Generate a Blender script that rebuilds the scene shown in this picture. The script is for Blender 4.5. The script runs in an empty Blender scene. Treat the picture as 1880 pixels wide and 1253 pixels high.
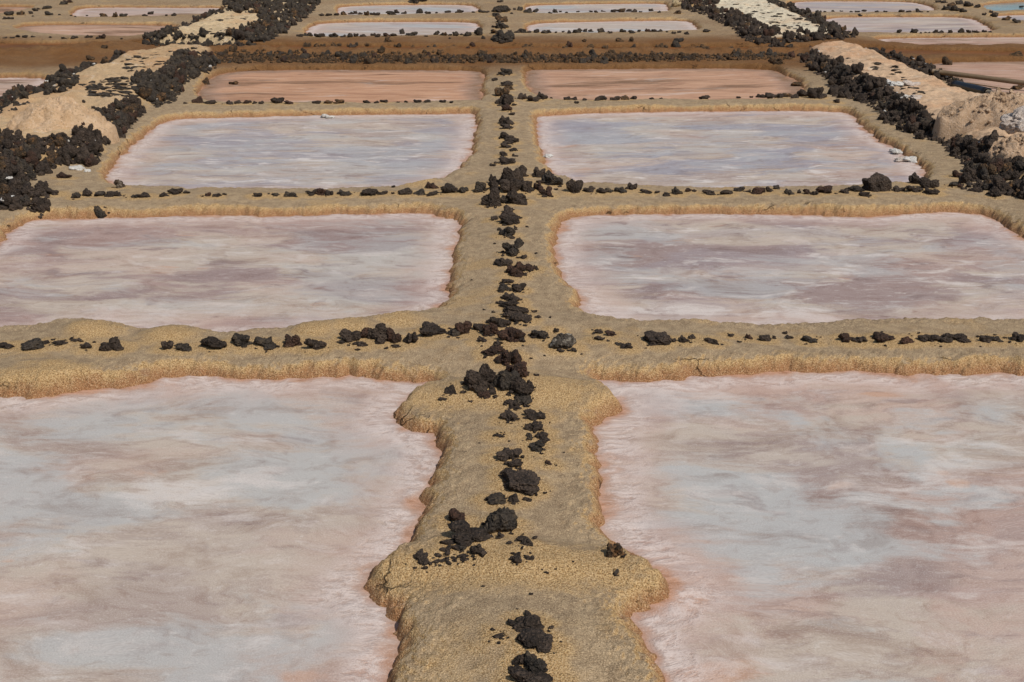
import bpy, math, random
import numpy as np
from mathutils import Vector

# ------------------------------------------------------------------ camera, sky, sun, exposure
scene = bpy.context.scene
CAM_H, F_PX, CX, CY, Y_HOR = 4.0, 2350.0, 940.0, 626.5, -180.0
PITCH = math.atan((CY - Y_HOR) / F_PX)
cd = bpy.data.cameras.new('camera'); cam = bpy.data.objects.new('camera', cd)
scene.collection.objects.link(cam)
cam.location = (0, 0, CAM_H); cam.rotation_euler = (math.pi / 2 - PITCH, 0, 0)
cd.sensor_width = 36.0; cd.lens = F_PX / 1880 * 36.0; cd.clip_start = 0.1; cd.clip_end = 5000
scene.camera = cam

SUN_EL, SUN_AZ = math.radians(51), math.radians(140)      # azimuth clockwise from +Y
world = bpy.data.worlds.new('World'); scene.world = world; world.use_nodes = True
wn = world.node_tree.nodes; bg = wn['Background']
sky = wn.new('ShaderNodeTexSky'); sky.sky_type = 'NISHITA'; sky.sun_disc = False
sky.sun_elevation = SUN_EL; sky.sun_rotation = SUN_AZ; sky.dust_density = 1.5
world.node_tree.links.new(sky.outputs[0], bg.inputs[0]); bg.inputs[1].default_value = 0.075
sd = bpy.data.lights.new('sun', 'SUN'); sun = bpy.data.objects.new('sun', sd); scene.collection.objects.link(sun)
sd.energy = 3.3; sd.angle = math.radians(0.5); sd.color = (1.0, 0.955, 0.88)
S = Vector((math.cos(SUN_EL) * math.sin(SUN_AZ), math.cos(SUN_EL) * math.cos(SUN_AZ), math.sin(SUN_EL)))
sun.rotation_euler = S.to_track_quat('Z', 'Y').to_euler(); sun.location = (8, 10, 20)
vs = scene.view_settings
vs.view_transform = 'Standard'; vs.look = 'None'; vs.exposure = 0.0; vs.gamma = 1.0

rng = np.random.default_rng(7); random.seed(7)
col = scene.collection

# ------------------------------------------------------------------ maths helpers
cp, sp = math.cos(PITCH), math.sin(PITCH)
def ground(px, py, z=0.0):
    """point of the plane at height z that the photograph shows at pixel px, py"""
    px, py = np.asarray(px, float), np.asarray(py, float)
    a = (px - CX) / F_PX; b = -(py - CY) / F_PX
    dy = cp + b * sp; dz = -sp + b * cp
    t = (np.asarray(z, float) - CAM_H) / dz
    return a * t, dy * t
def pix_m(x, y, z=0.0):
    """metres per photograph pixel at a point"""
    return (y * cp + (CAM_H - z) * sp) / F_PX

def hash2(ix, iy, seed):
    h = (ix.astype(np.int64) * 374761393 + iy.astype(np.int64) * 668265263 + seed * 974711) & 0xffffffff
    h = ((h ^ (h >> 13)) * 1274126177) & 0xffffffff
    return (h ^ (h >> 16)) & 0xffff
def noise2(x, y, seed=0):
    ix, iy = np.floor(x), np.floor(y); fx, fy = x - ix, y - iy
    u = fx * fx * fx * (fx * (fx * 6 - 15) + 10); v = fy * fy * fy * (fy * (fy * 6 - 15) + 10)
    def g(dx, dy):
        a = hash2(ix + dx, iy + dy, seed) * (2 * math.pi / 65536)
        return np.cos(a) * (fx - dx) + np.sin(a) * (fy - dy)
    a = g(0, 0); b = g(1, 0); c = g(0, 1); d = g(1, 1)
    return 1.5 * ((a + (b - a) * u) * (1 - v) + (c + (d - c) * u) * v)
def fbm2(x, y, seed, octaves=3, gain=0.5):
    s = 0; a = 1.0
    for i in range(octaves):
        s = s + a * noise2(x * 2 ** i, y * 2 ** i, seed + 17 * i); a *= gain
    return s
def noise3(p, seed=0):
    i = np.floor(p); f = p - i; w = f * f * f * (f * (f * 6 - 15) + 10); out = 0
    for dx in (0, 1):
        for dy in (0, 1):
            for dz in (0, 1):
                h = hash2(i[:, 0] + dx + 57 * (i[:, 2] + dz), i[:, 1] + dy + 131 * (i[:, 2] + dz), seed)
                h2 = hash2(i[:, 1] + dy - 31 * (i[:, 2] + dz), i[:, 0] + dx + 7, seed + 5)
                a = h * (2 * math.pi / 65536); cz = h2 / 32768 - 1; sz = np.sqrt(np.maximum(0, 1 - cz * cz))
                g = sz * np.cos(a) * (f[:, 0] - dx) + sz * np.sin(a) * (f[:, 1] - dy) + cz * (f[:, 2] - dz)
                out = out + g * (w[:, 0] if dx else 1 - w[:, 0]) * (w[:, 1] if dy else 1 - w[:, 1]) * (w[:, 2] if dz else 1 - w[:, 2])
    return 1.5 * out
def sstep(e0, e1, x):
    t = np.clip((x - e0) / (e1 - e0), 0, 1); return t * t * (3 - 2 * t)

def to_world(pts):
    a = np.array([(p[0], p[1], p[2] if len(p) > 2 else 0.0) for p in pts], float)
    x, y = ground(a[:, 0], a[:, 1], a[:, 2]); return np.stack([x, y], 1)
def chaikin(P, n=2):
    for _ in range(n):
        Q = np.roll(P, -1, 0); P = np.stack([0.78 * P + 0.22 * Q, 0.22 * P + 0.78 * Q], 1).reshape(-1, 2)
    return P
def poly_dist(P, x, y):
    """signed distance (positive outside) of points to a closed polygon"""
    out = np.empty(len(x)); A = P; B = np.roll(P, -1, 0); D = B - A; L = (D ** 2).sum(1) + 1e-12
    for s in range(0, len(x), 30000):
        X = x[s:s + 30000, None]; Y = y[s:s + 30000, None]
        t = np.clip(((X - A[:, 0]) * D[:, 0] + (Y - A[:, 1]) * D[:, 1]) / L, 0, 1)
        d2 = ((X - A[:, 0] - t * D[:, 0]) ** 2 + (Y - A[:, 1] - t * D[:, 1]) ** 2).min(1)
        cr = ((A[:, 1] > Y) != (B[:, 1] > Y)) & (X < D[:, 0] * (Y - A[:, 1]) / np.where(D[:, 1] == 0, 1e-9, D[:, 1]) + A[:, 0])
        ins = cr.sum(1) % 2 == 1
        out[s:s + 30000] = np.where(ins, -1, 1) * np.sqrt(d2)
    return out
def line_dist(P, x, y):
    d2 = np.full(len(x), 1e18)
    for a, b in zip(P[:-1], P[1:]):
        d = b - a; t = np.clip(((x - a[0]) * d[0] + (y - a[1]) * d[1]) / (d @ d + 1e-12), 0, 1)
        d2 = np.minimum(d2, (x - a[0] - t * d[0]) ** 2 + (y - a[1] - t * d[1]) ** 2)
    return np.sqrt(d2)

# ------------------------------------------------------------------ plan of the saltworks (outlines read off the photograph, laid on the ground)
Z = 0.07
PANS = {
 'P1L': [(-160,735),(0,732),(60,730),(100,727),(200,714),(290,702),(330,693),(450,698),(560,692),(640,692),(705,693),(740,701),(775,702),(805,700,.03),(770,716,.05),(738,738,.04),(724,758,.02),(728,780),(760,795),(796,798),(806,820),(803,850),(793,890),(782,930),(766,972),(726,1016,.04),(690,1046,.04),(668,1078,.01),(682,1106),(730,1120),(742,1150),(738,1195),(712,1253),(690,1330),(650,1420),(-250,1420)],
 'P1R': [(2040,690),(1880,688),(1840,684),(1800,690),(1740,688),(1660,690),(1640,686),(1600,682),(1500,682),(1400,687),(1300,690),(1200,702),(1130,698),(1085,697),(1105,706,.04),(1132,724,.05),(1140,750),(1115,774),(1085,786),(1105,808),(1100,860),(1108,920),(1112,965),(1122,994),(1178,1028,.04),(1222,1064,.03),(1232,1092),(1214,1112),(1172,1122),(1148,1136),(1176,1180),(1196,1230),(1226,1290),(1290,1420),(2150,1420)],
 'P2L': [(-250,470),(-60,478),(0,448),(22,418),(70,402),(180,402),(300,399),(380,395),(500,398),(600,395),(700,393),(790,391),(812,402),(838,404),(844,425),(840,450),(830,468),(833,485),(827,508),(830,530),(822,552),(800,572,.03),(765,577,.04),(735,577,Z),(700,587,Z),(630,592,Z),(600,592,Z),(570,598,Z),(530,604,Z),(480,607,Z),(380,609,Z),(345,599,Z),(320,597,Z),(270,602,Z),(220,602,Z),(180,587,Z),(110,590,Z),(80,600,Z),(0,602,Z),(-250,608,Z)],
 'P2R': [(1775,390),(1700,391),(1640,396),(1560,400),(1500,395),(1400,394),(1300,393),(1200,394),(1085,395),(1050,402),(1025,420),(1018,450),(1022,480),(1028,510),(1046,530),(1062,550),(1070,572),(1100,587,.04),(1160,592,Z),(1250,593,Z),(1400,595,Z),(1500,594,Z),(1600,592,Z),(1700,590,Z),(1880,586,Z),(2150,580,Z),(2100,520),(1960,478),(1885,440),(1850,420),(1820,402)],
 'P3L': [(310,220),(400,217),(560,213),(700,211),(850,209),(874,209),(876,230),(870,260),(862,290),(850,310),(820,326,.04),(790,336,Z),(760,342,Z),(650,346,Z),(500,348,Z),(300,346,Z),(215,344,.05),(190,330),(200,315),(220,290),(250,262),(280,236)],
 'P3R': [(982,218),(1000,212),(1100,208),(1300,205),(1550,204),(1572,220),(1590,240),(1620,262),(1645,274),(1682,300),(1702,316),(1695,336,Z),(1600,339,Z),(1500,343,Z),(1300,346,Z),(1100,342,Z),(1050,332,Z),(1010,319,.04),(1000,300),(990,270),(985,240)],
 'P4L': [(380,148),(400,138),(430,132),(500,129),(700,129),(880,130),(893,140),(890,152),(882,165),(890,181,Z),(860,188,Z),(700,190,Z),(500,190,Z),(400,190,Z),(360,182),(366,166)],
 'P4R': [(965,132),(980,128),(1200,127),(1350,126),(1420,129),(1440,138),(1465,150),(1478,163),(1470,178,Z),(1400,183,Z),(1200,186,Z),(1050,186,Z),(1000,183,Z),(970,168),(965,150)],
 'P4FL': [(-200,143),(60,143),(100,147),(60,170),(20,196),(-200,240)],
 'P4FR': [(1690,119),(1760,114),(2100,112),(2100,200),(1860,182),(1800,174),(1740,142)],
 'CAN': [(-300,82),(230,82),(400,84),(520,86),(900,88),(1350,88),(1580,89),(1640,92),(1760,96),(2100,98),(2100,108,.05),(1760,104,.05),(1600,100,.05),(1450,101,.1),(900,103,.1),(450,100,.1),(230,92,.05),(-300,92,.05)],
 'P5L': [(572,50),(586,43),(700,41),(868,41),(884,49),(878,64,Z),(700,68,Z),(570,70,Z),(557,62)],
 'P5R': [(962,44),(1100,40),(1264,38),(1280,50),(1284,58,Z),(1100,62,Z),(970,62,Z)],
 'P6L': [(617,18),(626,13),(700,10),(862,9),(882,18),(872,26,Z),(700,29,Z),(622,30,Z)],
 'P6R': [(962,14),(980,10),(1100,8),(1222,7),(1227,14),(1228,24,Z),(1100,26,Z),(966,26,Z)],
 'P5FL': [(25,52),(60,47),(200,46),(332,48),(312,58),(262,67,Z),(160,68,Z),(100,66,Z),(40,60)],
 'P6FL': [(134,22),(150,16),(200,14),(320,15),(412,15),(428,20),(360,29,Z),(200,33,Z),(128,32,Z)],
 'P7FL': [(-200,15),(56,13),(64,17),(44,23),(0,27,Z),(-200,32,Z)],
 'P6FR': [(1436,3),(1600,3),(1682,5),(1715,15),(1720,22,Z),(1560,25,Z),(1470,25,Z)],
 'P5FR': [(1500,33),(1640,32),(1780,32),(1812,48),(1832,60,Z),(1680,63,Z),(1536,60,Z)],
 'P4FX': [(1600,72),(1700,70),(1880,69),(2100,69),(2100,84),(1880,86),(1780,90),(1680,88),(1620,82)],
 'POOL': [(1796,10),(1860,5),(2100,-8),(2100,17,.1),(1880,19,.1),(1822,21,.1)],
 'P7FR': [(1806,31),(1880,28),(2100,27),(2100,42,.08),(1862,40,.08)],
}
PANW = {k: chaikin(to_world(v)) for k, v in PANS.items()}
CAUSE = {   # outline, height
 'LN': ([(408,108),(400,132),(348,160),(330,190),(272,212),(228,258),(184,308),(110,322),(40,352),(-120,420),(-300,460),(-300,290,.3),(-100,235,.35),(0,186,.35),(60,162,.35),(115,133,.35),(170,118,.35),(222,97,.3),(310,93,.2)], .26),
 'LF': ([(602,-14),(584,20),(547,48),(492,80),(422,88),(255,85),(270,66,.2),(340,48,.2),(405,17,.2),(440,-14,.2)], .15),
 'RN': ([(1462,114),(1500,142),(1519,166),(1568,190),(1609,206),(1611,226),(1682,258),(1719,265),(1775,312),(1880,370),(2100,470),(2100,250,.35),(1900,190,.35),(1785,165,.35),(1730,138,.35),(1662,110,.35),(1590,92,.2),(1490,92,.1)], .26),
 'RF': ([(1243,-14),(1296,33),(1355,73),(1412,90),(1582,75),(1556,60,.3),(1492,30,.3),(1432,6,.3),(1400,-14,.3)], .15),
}
CAUSEW = {k: (chaikin(to_world(v[0]), 1), v[1]) for k, v in CAUSE.items()}
CANAL_LINE = to_world([(-400,108),(100,106),(230,101),(450,104),(900,105),(1450,104),(1600,104),(2100,108)])
BANK = to_world([(395,111),(700,112),(1000,112),(1300,110),(1460,108)])
BANK2 = to_world([(-300,118),(0,116),(120,112),(215,100)])
# mounds on the ridges: centre, radius along x, along y (m), height
def mound(px, py, rx, ry, h):
    x, y = ground(px, py, .1); return float(x), float(y), rx, ry, h
MOUNDS = [mound(945,1035,1.35,.22,.055), mound(945,1150,.75,.5,.02), mound(930,722,1.15,.26,.06), mound(960,650,1.6,.3,.03),
          mound(90,690,.45,.3,.04), mound(180,612,.3,.22,.07), mound(320,618,.3,.22,.07), mound(580,612,.25,.2,.05), mound(650,605,.25,.2,.05), mound(735,590,.3,.2,.05),
          mound(1810,668,.22,.16,.05), mound(1000,600,.5,.3,.03), mound(1270,15,.4,.5,.1), mound(930,350,.7,.4,.04), mound(770,335,.3,.3,.05), mound(1540,378,1.0,.4,.03)]

def terrain(x, y, full=False):
    """height of the mud at points; with full also distance to the nearest pan edge and surface masks"""
    x = np.asarray(x, float).ravel(); y = np.asarray(y, float).ravel()
    wx = x + .055 * noise2(x * 2.3, y * 2.3, 3) + .022 * noise2(x * 7, y * 7, 4)
    wy = y + .055 * noise2(x * 2.3, y * 2.3, 5) + .022 * noise2(x * 7, y * 7, 6)
    d = np.full(x.shape, 1.2)
    for P in PANW.values():
        m = (wx > P[:, 0].min() - 1.2) & (wx < P[:, 0].max() + 1.2) & (wy > P[:, 1].min() - 1.2) & (wy < P[:, 1].max() + 1.2)
        if m.any():
            d[m] = np.minimum(d[m], poly_dist(P, wx[m], wy[m]))
    big = noise2(x * .9, y * .9, 11); lob = np.abs(noise2(x * 3.1, y * 3.1, 12)) 
    H = .125 + .03 * big
    w = .21 + .07 * noise2(x * 1.3, y * 1.3, 13)
    dd = d + .06 * (lob - .25) + .06 * (np.abs(noise2(x * 5.5, y * 5.5, 14)) - .2) * sstep(-.35, .1, noise2(x * .8, y * .8, 15)) + .03 * (np.abs(noise2(x * 12, y * 12, 16)) - .2)
    t = np.clip(dd / w, 0, 1)
    z = H * (1 - (1 - t) ** 2.6)
    z = np.where(dd < 0, dd * .9, z)
    z = z + .03 * np.clip((dd - .25) / .6, 0, 1)
    land = sstep(0, .12, dd)
    for mx, my, rx, ry, h in MOUNDS:
        q = ((x - mx) / rx) ** 2 + ((y - my) / ry) ** 2
        z = z + land * h * np.exp(-q * q * .8)
    ca = np.zeros(x.shape)
    for k, (P, h) in CAUSEW.items():
        m = (x > P[:, 0].min()) & (x < P[:, 0].max()) & (y > P[:, 1].min()) & (y < P[:, 1].max())
        if m.any():
            di = -poly_dist(P, wx[m], wy[m])
            c = sstep(-.05, .55, di); ca[m] = np.maximum(ca[m], c)
            z[m] = z[m] + h * c * land[m] + c * land[m] * (.06 * noise2(x[m] * 1.1, y[m] * 1.1, 71) + .035 * noise2(x[m] * 3.7, y[m] * 3.7, 72) + .018 * noise2(x[m] * 9, y[m] * 9, 73))
    b = np.zeros(x.shape); m = (y > 28) & (y < 46)
    if m.any():
        b[m] = np.exp(-(line_dist(BANK, x[m], y[m]) / .55) ** 2) * .2 + np.exp(-(line_dist(BANK2, x[m], y[m]) / 1.2) ** 2) * .2
    z = z + b * land * (1 - ca)
    z = z + np.where(b > .03, 1, 0) * land * np.clip(b * 5, 0, 1) * (.06 * noise2(x * 2.2, y * 2.2, 81) + .035 * noise2(x * 6, y * 6, 82))
    flank = sstep(.0, .05, dd) * (1 - .8 * sstep(.16, .4, dd))
    near = np.clip(1.2 - y / 60, .3, 1)
    z = z + flank * near * (.010 * noise2(x * 17, y * 17, 21) + .007 * noise2(x * 38, y * 38, 22))
    z = z + land * (.016 * noise2(x * 1.7, y * 1.7, 23) + .006 * noise2(x * 6, y * 6, 24) + .0012 * noise2(x * 45, y * 45, 25))
    if not full:
        return z
    br = np.exp(-(np.maximum(0, line_dist(CANAL_LINE, x, y) - 2.5 - .6 * noise2(x * .7, y * .7, 31)) / 1.9) ** 2)
    br = np.maximum(br, np.clip((y - 26) / 14, 0, 1) * (.22 + .2 * noise2(x * .5, y * .5, 33)))
    return z, dd, ca, br

# ------------------------------------------------------------------ materials
def nodes(name):
    m = bpy.data.materials.new(name); m.use_nodes = True
    nt = m.node_tree; b = nt.nodes['Principled BSDF']; return m, nt, b
class G:
    """tiny node-graph writer"""
    def __init__(s, nt): s.nt = nt
    def link(s, a, b): s.nt.links.new(a, b)
    def pos(s, scale=(1, 1, 1), off=(0, 0, 0), obj=False):
        if obj:
            c = s.nt.nodes.new('ShaderNodeTexCoord').outputs['Object']
        else:
            c = s.nt.nodes.new('ShaderNodeNewGeometry').outputs['Position']
        mp = s.nt.nodes.new('ShaderNodeMapping'); mp.inputs['Scale'].default_value = scale; mp.inputs['Location'].default_value = off
        s.link(c, mp.inputs['Vector']); return mp.outputs[0]
    def noise(s, vec, scale, detail=4, rough=.55, dist=0, out='Fac'):
        n = s.nt.nodes.new('ShaderNodeTexNoise'); n.inputs['Scale'].default_value = scale; n.inputs['Detail'].default_value = detail
        n.inputs['Roughness'].default_value = rough; n.inputs['Distortion'].default_value = dist
        s.link(vec, n.inputs['Vector']); return n.outputs[out]
    def vor(s, vec, scale, feature='F1', out='Distance'):
        n = s.nt.nodes.new('ShaderNodeTexVoronoi'); n.feature = feature; n.inputs['Scale'].default_value = scale
        s.link(vec, n.inputs['Vector']); return n.outputs[out]
    def attr(s, name):
        n = s.nt.nodes.new('ShaderNodeAttribute'); n.attribute_name = name; return n.outputs['Fac']
    def rng(s, x, a, b, c=0., d=1., smooth=True):
        n = s.nt.nodes.new('ShaderNodeMapRange'); n.interpolation_type = 'SMOOTHSTEP' if smooth else 'LINEAR'
        for i, v in enumerate((a, b, c, d)): n.inputs[i + 1].default_value = v
        s.link(x, n.inputs[0]); return n.outputs[0]
    def math(s, op, a, b=0.):
        n = s.nt.nodes.new('ShaderNodeMath'); n.operation = op
        for i, v in enumerate((a, b)):
            if isinstance(v, (int, float)): n.inputs[i].default_value = v
            else: s.link(v, n.inputs[i])
        return n.outputs[0]
    def mix(s, f, a, b, mode='MIX'):
        n = s.nt.nodes.new('ShaderNodeMix'); n.data_type = 'RGBA'; n.blend_type = mode
        for i, v in ((0, f), (6, a), (7, b)):
            if isinstance(v, (int, float)): n.inputs[i].default_value = v
            elif isinstance(v, tuple): n.inputs[i].default_value = (*v, 1)
            else: s.link(v, n.inputs[i])
        return n.outputs[2]
    def bump(s, h, strength, dist, normal=None):
        n = s.nt.nodes.new('ShaderNodeBump'); n.inputs['Strength'].default_value = strength; n.inputs['Distance'].default_value = dist
        s.link(h, n.inputs['Height'])
        if normal is not None: s.link(normal, n.inputs['Normal'])
        return n.outputs[0]

def mud_material(name, sand=(.50, .36, .20), sandamt=0.0):
    m, nt, b = nodes(name); g = G(nt)
    p = g.pos()
    d = g.attr('edge'); brown = g.attr('brown'); stn = g.attr('near_stone'); ca = g.attr('fill')
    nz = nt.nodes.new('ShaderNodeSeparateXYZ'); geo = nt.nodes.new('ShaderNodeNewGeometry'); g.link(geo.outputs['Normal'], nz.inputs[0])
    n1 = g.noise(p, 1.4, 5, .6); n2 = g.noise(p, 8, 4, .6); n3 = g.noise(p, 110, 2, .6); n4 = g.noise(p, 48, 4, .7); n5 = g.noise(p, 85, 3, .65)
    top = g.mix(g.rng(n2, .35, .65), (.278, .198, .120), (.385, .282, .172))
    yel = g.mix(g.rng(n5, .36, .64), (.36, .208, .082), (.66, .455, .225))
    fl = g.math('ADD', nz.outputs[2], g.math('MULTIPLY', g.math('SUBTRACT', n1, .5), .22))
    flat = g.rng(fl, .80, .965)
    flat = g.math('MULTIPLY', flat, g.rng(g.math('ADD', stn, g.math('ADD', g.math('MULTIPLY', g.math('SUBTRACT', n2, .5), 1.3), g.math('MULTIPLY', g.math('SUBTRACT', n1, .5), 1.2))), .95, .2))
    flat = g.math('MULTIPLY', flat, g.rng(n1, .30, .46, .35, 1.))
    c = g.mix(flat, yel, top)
    foot = g.rng(g.math('ADD', d, g.math('MULTIPLY', g.math('SUBTRACT', n2, .5), .12)), .105, .005)
    c = g.mix(g.math('MULTIPLY', foot, .85), c, g.mix(n4, (.24, .098, .038), (.42, .20, .095)))
    c = g.mix(g.math('MULTIPLY', brown, g.rng(n1, .2, .7, .82, 1.)), c, g.mix(g.rng(n5, .34, .66), (.085, .036, .012), (.235, .106, .035)))
    if sandamt > 0:
        f = g.math('MULTIPLY', g.rng(ca, .35, .8), sandamt)
        sc_ = g.mix(g.rng(n2, .3, .7), sand, tuple(v * .72 for v in sand))
        sc_ = g.mix(g.rng(g.noise(p, .9, 5, .65), .46, .62, 0, .6), sc_, (sand[0] * .82, sand[1] * .66, sand[2] * .55))
        sc_ = g.mix(g.rng(g.noise(p, 3.5, 6, .7), .56, .68, 0, .7), sc_, (.66, .55, .43))
        sc_ = g.mix(g.rng(n5, .58, .40, 0, .0), sc_, sand); c = g.mix(f, c, g.mix(g.rng(n4, .45, .32, 0, .6), sc_, tuple(v * .4 for v in sand)))
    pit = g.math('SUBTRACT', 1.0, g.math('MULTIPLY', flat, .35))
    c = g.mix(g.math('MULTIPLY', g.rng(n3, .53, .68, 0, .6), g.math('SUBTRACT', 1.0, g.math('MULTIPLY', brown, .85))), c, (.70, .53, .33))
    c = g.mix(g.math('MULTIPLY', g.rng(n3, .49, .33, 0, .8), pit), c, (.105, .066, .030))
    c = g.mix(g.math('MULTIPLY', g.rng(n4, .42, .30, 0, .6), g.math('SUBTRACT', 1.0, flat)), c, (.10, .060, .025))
    pw = nt.nodes.new('ShaderNodeVectorMath'); pw.operation = 'MULTIPLY_ADD'; nn = nt.nodes.new('ShaderNodeTexNoise'); nn.inputs['Scale'].default_value = 5; nn.inputs['Detail'].default_value = 4
    g.link(p, nn.inputs['Vector']); g.link(nn.outputs['Color'], pw.inputs[0]); pw.inputs[1].default_value = (.35, .35, .35); g.link(p, pw.inputs[2])
    ck = g.vor(pw.outputs[0], 1.9, 'DISTANCE_TO_EDGE')
    ckm = g.math('MULTIPLY', g.math('MULTIPLY', g.rng(ck, .022, .004), g.rng(d, .26, .05)), g.rng(n1, .54, .62))
    c = g.mix(g.math('MULTIPLY', ckm, .8), c, (.05, .028, .014))
    g.link(c, b.inputs['Base Color']); b.inputs['Roughness'].default_value = .95; b.inputs['Specular IOR Level'].default_value = .15
    amp = g.math('SUBTRACT', 1.0, g.math('MULTIPLY', flat, .7))
    h = g.math('SUBTRACT', g.math('ADD', g.math('MULTIPLY', g.math('MULTIPLY', g.math('ADD', n4, n5), .5), amp), g.math('MULTIPLY', n3, .30)), ckm)
    g.link(g.bump(h, .9, .03), b.inputs['Normal'])
    return m

def salt_material(name, seed, mauve=.5, warm=.5, cool=.5, lilac=.2, white=.4, dark=.35, orange=.2, brown=0., streak=1., scale=1., crusty=.68, hairy=.48):
    m, nt, b = nodes(name); g = G(nt); r = random.Random(seed)
    off = (r.uniform(-40, 40), r.uniform(-40, 40), 0)
    rot = nt.nodes.new('ShaderNodeMapping'); rot.inputs['Rotation'].default_value = (0, 0, r.uniform(-.3, .3))
    pos = nt.nodes.new('ShaderNodeNewGeometry').outputs['Position']
    # slow currents bend the whole pattern
    wn_ = nt.nodes.new('ShaderNodeTexNoise'); wn_.inputs['Scale'].default_value = .8 * scale; wn_.inputs['Detail'].default_value = 3; wn_.inputs['Roughness'].default_value = .5; g.link(pos, wn_.inputs['Vector'])
    vm = nt.nodes.new('ShaderNodeVectorMath'); vm.operation = 'MULTIPLY_ADD'; g.link(wn_.outputs['Color'], vm.inputs[0]); vm.inputs[1].default_value = (1.1, .6, 0); g.link(pos, vm.inputs[2])
    g.link(vm.outputs[0], rot.inputs['Vector'])
    def P(sx, sy, o=0):
        mp = nt.nodes.new('ShaderNodeMapping'); mp.inputs['Scale'].default_value = (sx, sy, 1)
        mp.inputs['Location'].default_value = (off[0] + o, off[1] - o, 0); g.link(rot.outputs[0], mp.inputs['Vector']); return mp.outputs[0]
    d = g.math('MULTIPLY', g.attr('edge'), -1.0)
    st = .6 / streak; k = scale
    mf = nt.nodes.new('ShaderNodeMapping'); mf.inputs['Scale'].default_value = (st * .42, 1.25, 1); mf.inputs['Location'].default_value = (off[0] + 31, off[1], 0); mf.inputs['Rotation'].default_value = (0, 0, r.uniform(-.12, .12))
    vm2 = nt.nodes.new('ShaderNodeVectorMath'); vm2.operation = 'MULTIPLY_ADD'; g.link(wn_.outputs['Color'], vm2.inputs[0]); vm2.inputs[1].default_value = (.3, .35, 0); g.link(pos, vm2.inputs[2]); g.link(vm2.outputs[0], mf.inputs['Vector'])
    fine = g.noise(mf.outputs[0], 5 * k, 7, .72, .15)            # brush-like streaks
    hair = g.math('MULTIPLY', g.math('SUBTRACT', fine, .5), hairy)
    def layer(sc, o, a, bb, amt=1., det=5, rough=.55, f=1., zone=None, k2=.125):
        n = g.math('ADD', g.noise(P(st, 1, o), sc * k, det, rough, .3), g.math('MULTIPLY', hair, f))
        if zone: n = g.math('ADD', n, g.math('MULTIPLY', g.math('SUBTRACT', g.attr(zone), .18), k2))
        return g.math('MULTIPLY', g.rng(n, a, bb), amt), n
    e = g.noise(P(1, 1, 5), 48, 3, .7); e2 = g.noise(P(.7, 1.2, 15), 12, 5, .7)
    A, _ = layer(.75, 3, .42, .58, mauve, zone='zone_dark'); W, _ = layer(.62, 9, .46, .60, warm, zone='zone_warm'); L, _ = layer(.62, 27, .46, .60, lilac, zone='zone_cool', k2=.08)
    C, cn = layer(.66, 19, .475, .60, cool, 6, .62, zone='zone_cool'); E, _ = layer(1.9, 41, .53, .68, white, 6, .65, 1.5, zone='zone_white'); Dk, _ = layer(2.3, 61, .55, .70, dark, 6, .62, 1.3)
    O, _ = layer(1.3, 81, .60, .72, max(orange, .65), zone='zone_orange', k2=.26)
    c = g.mix(A, (.50, .418, .345), (.305, .226, .210))
    c = g.mix(W, c, (.52, .352, .285))
    c = g.mix(L, c, (.325, .305, .345))
    rim_c = g.math('MULTIPLY', g.rng(cn, .455, .485), g.rng(cn, .515, .485))
    c = g.mix(g.math('MULTIPLY', rim_c, cool * .45), c, (.30, .215, .190))
    c = g.mix(C, c, (.465, .463, .445))
    c = g.mix(Dk, c, (.235, .170, .157))
    c = g.mix(O, c, (.53, .300, .185))
    c = g.mix(E, c, (.68, .615, .565))
    c = g.mix(g.math('MULTIPLY', g.rng(e2, .56, .70), white * .6), c, (.70, .65, .60))
    if brown > 0:
        c = g.mix(brown, c, g.mix(g.rng(fine, .35, .62), (.40, .200, .104), (.58, .325, .192)))
        sm, _ = layer(.8, 71, .53, .63, .85, 5, .6, 1.3)
        c = g.mix(sm, c, (.175, .095, .048))
    # dirt and thin wisps drifting in the brine
    md = g.math('ADD', g.noise(P(st * .9, 1, 91), 2.4 * k, 8, .66, .5), g.math('MULTIPLY', hair, .6))
    c = g.mix(g.rng(md, .49, .34, 0, .68), c, (.72, .645, .615), 'MULTIPLY')
    c = g.mix(g.rng(md, .55, .70, 0, .45), c, (.66, .585, .53))
    ms = g.noise(P(st, 1, 103), 7 * k, 7, .7, .6); c = g.mix(g.rng(ms, .47, .34, 0, .6), c, (.78, .70, .67), 'MULTIPLY')
    # rim of crystallised salt
    bb = g.noise(P(1, 1, 9), 1.7, 5, .6)
    dn = g.math('ADD', d, g.math('MULTIPLY', g.math('SUBTRACT', bb, .5), .9))
    c = g.mix(g.math('MULTIPLY', g.rng(dn, .75, .05), .5), c, (.52, .350, .290))
    dcr = g.math('ADD', d, g.math('ADD', g.math('MULTIPLY', g.math('SUBTRACT', e2, .5), .30), g.math('MULTIPLY', g.math('SUBTRACT', bb, .5), .35)))
    crust = g.math('MULTIPLY', g.math('MULTIPLY', g.math('MULTIPLY', g.rng(dcr, .02, .13), g.rng(dcr, .42, .20)), g.rng(e2, .36, .56)), g.rng(bb, .30, .52))
    if brown > .5:
        c = g.mix(g.math('MULTIPLY', g.rng(dn, .62, .02), .9), c, g.mix(g.rng(fine, .4, .6), (.16, .085, .038), (.27, .15, .075)))
    c = g.mix(g.math('MULTIPLY', g.math('MULTIPLY', crust, g.rng(e, .30, .55, .45, 1.)), crusty if brown < .5 else .12), c, (.70, .605, .555))
    c = g.mix(g.rng(g.math('ADD', d, g.math('MULTIPLY', g.math('SUBTRACT', bb, .5), .6)), .09, -.06, 0, .9), c, g.mix(g.rng(e2, .35, .6), (.33, .150, .070), (.52, .285, .180)))
    c = g.mix(g.rng(e, .64, .78, 0, .5), c, (.76, .71, .67))
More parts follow.
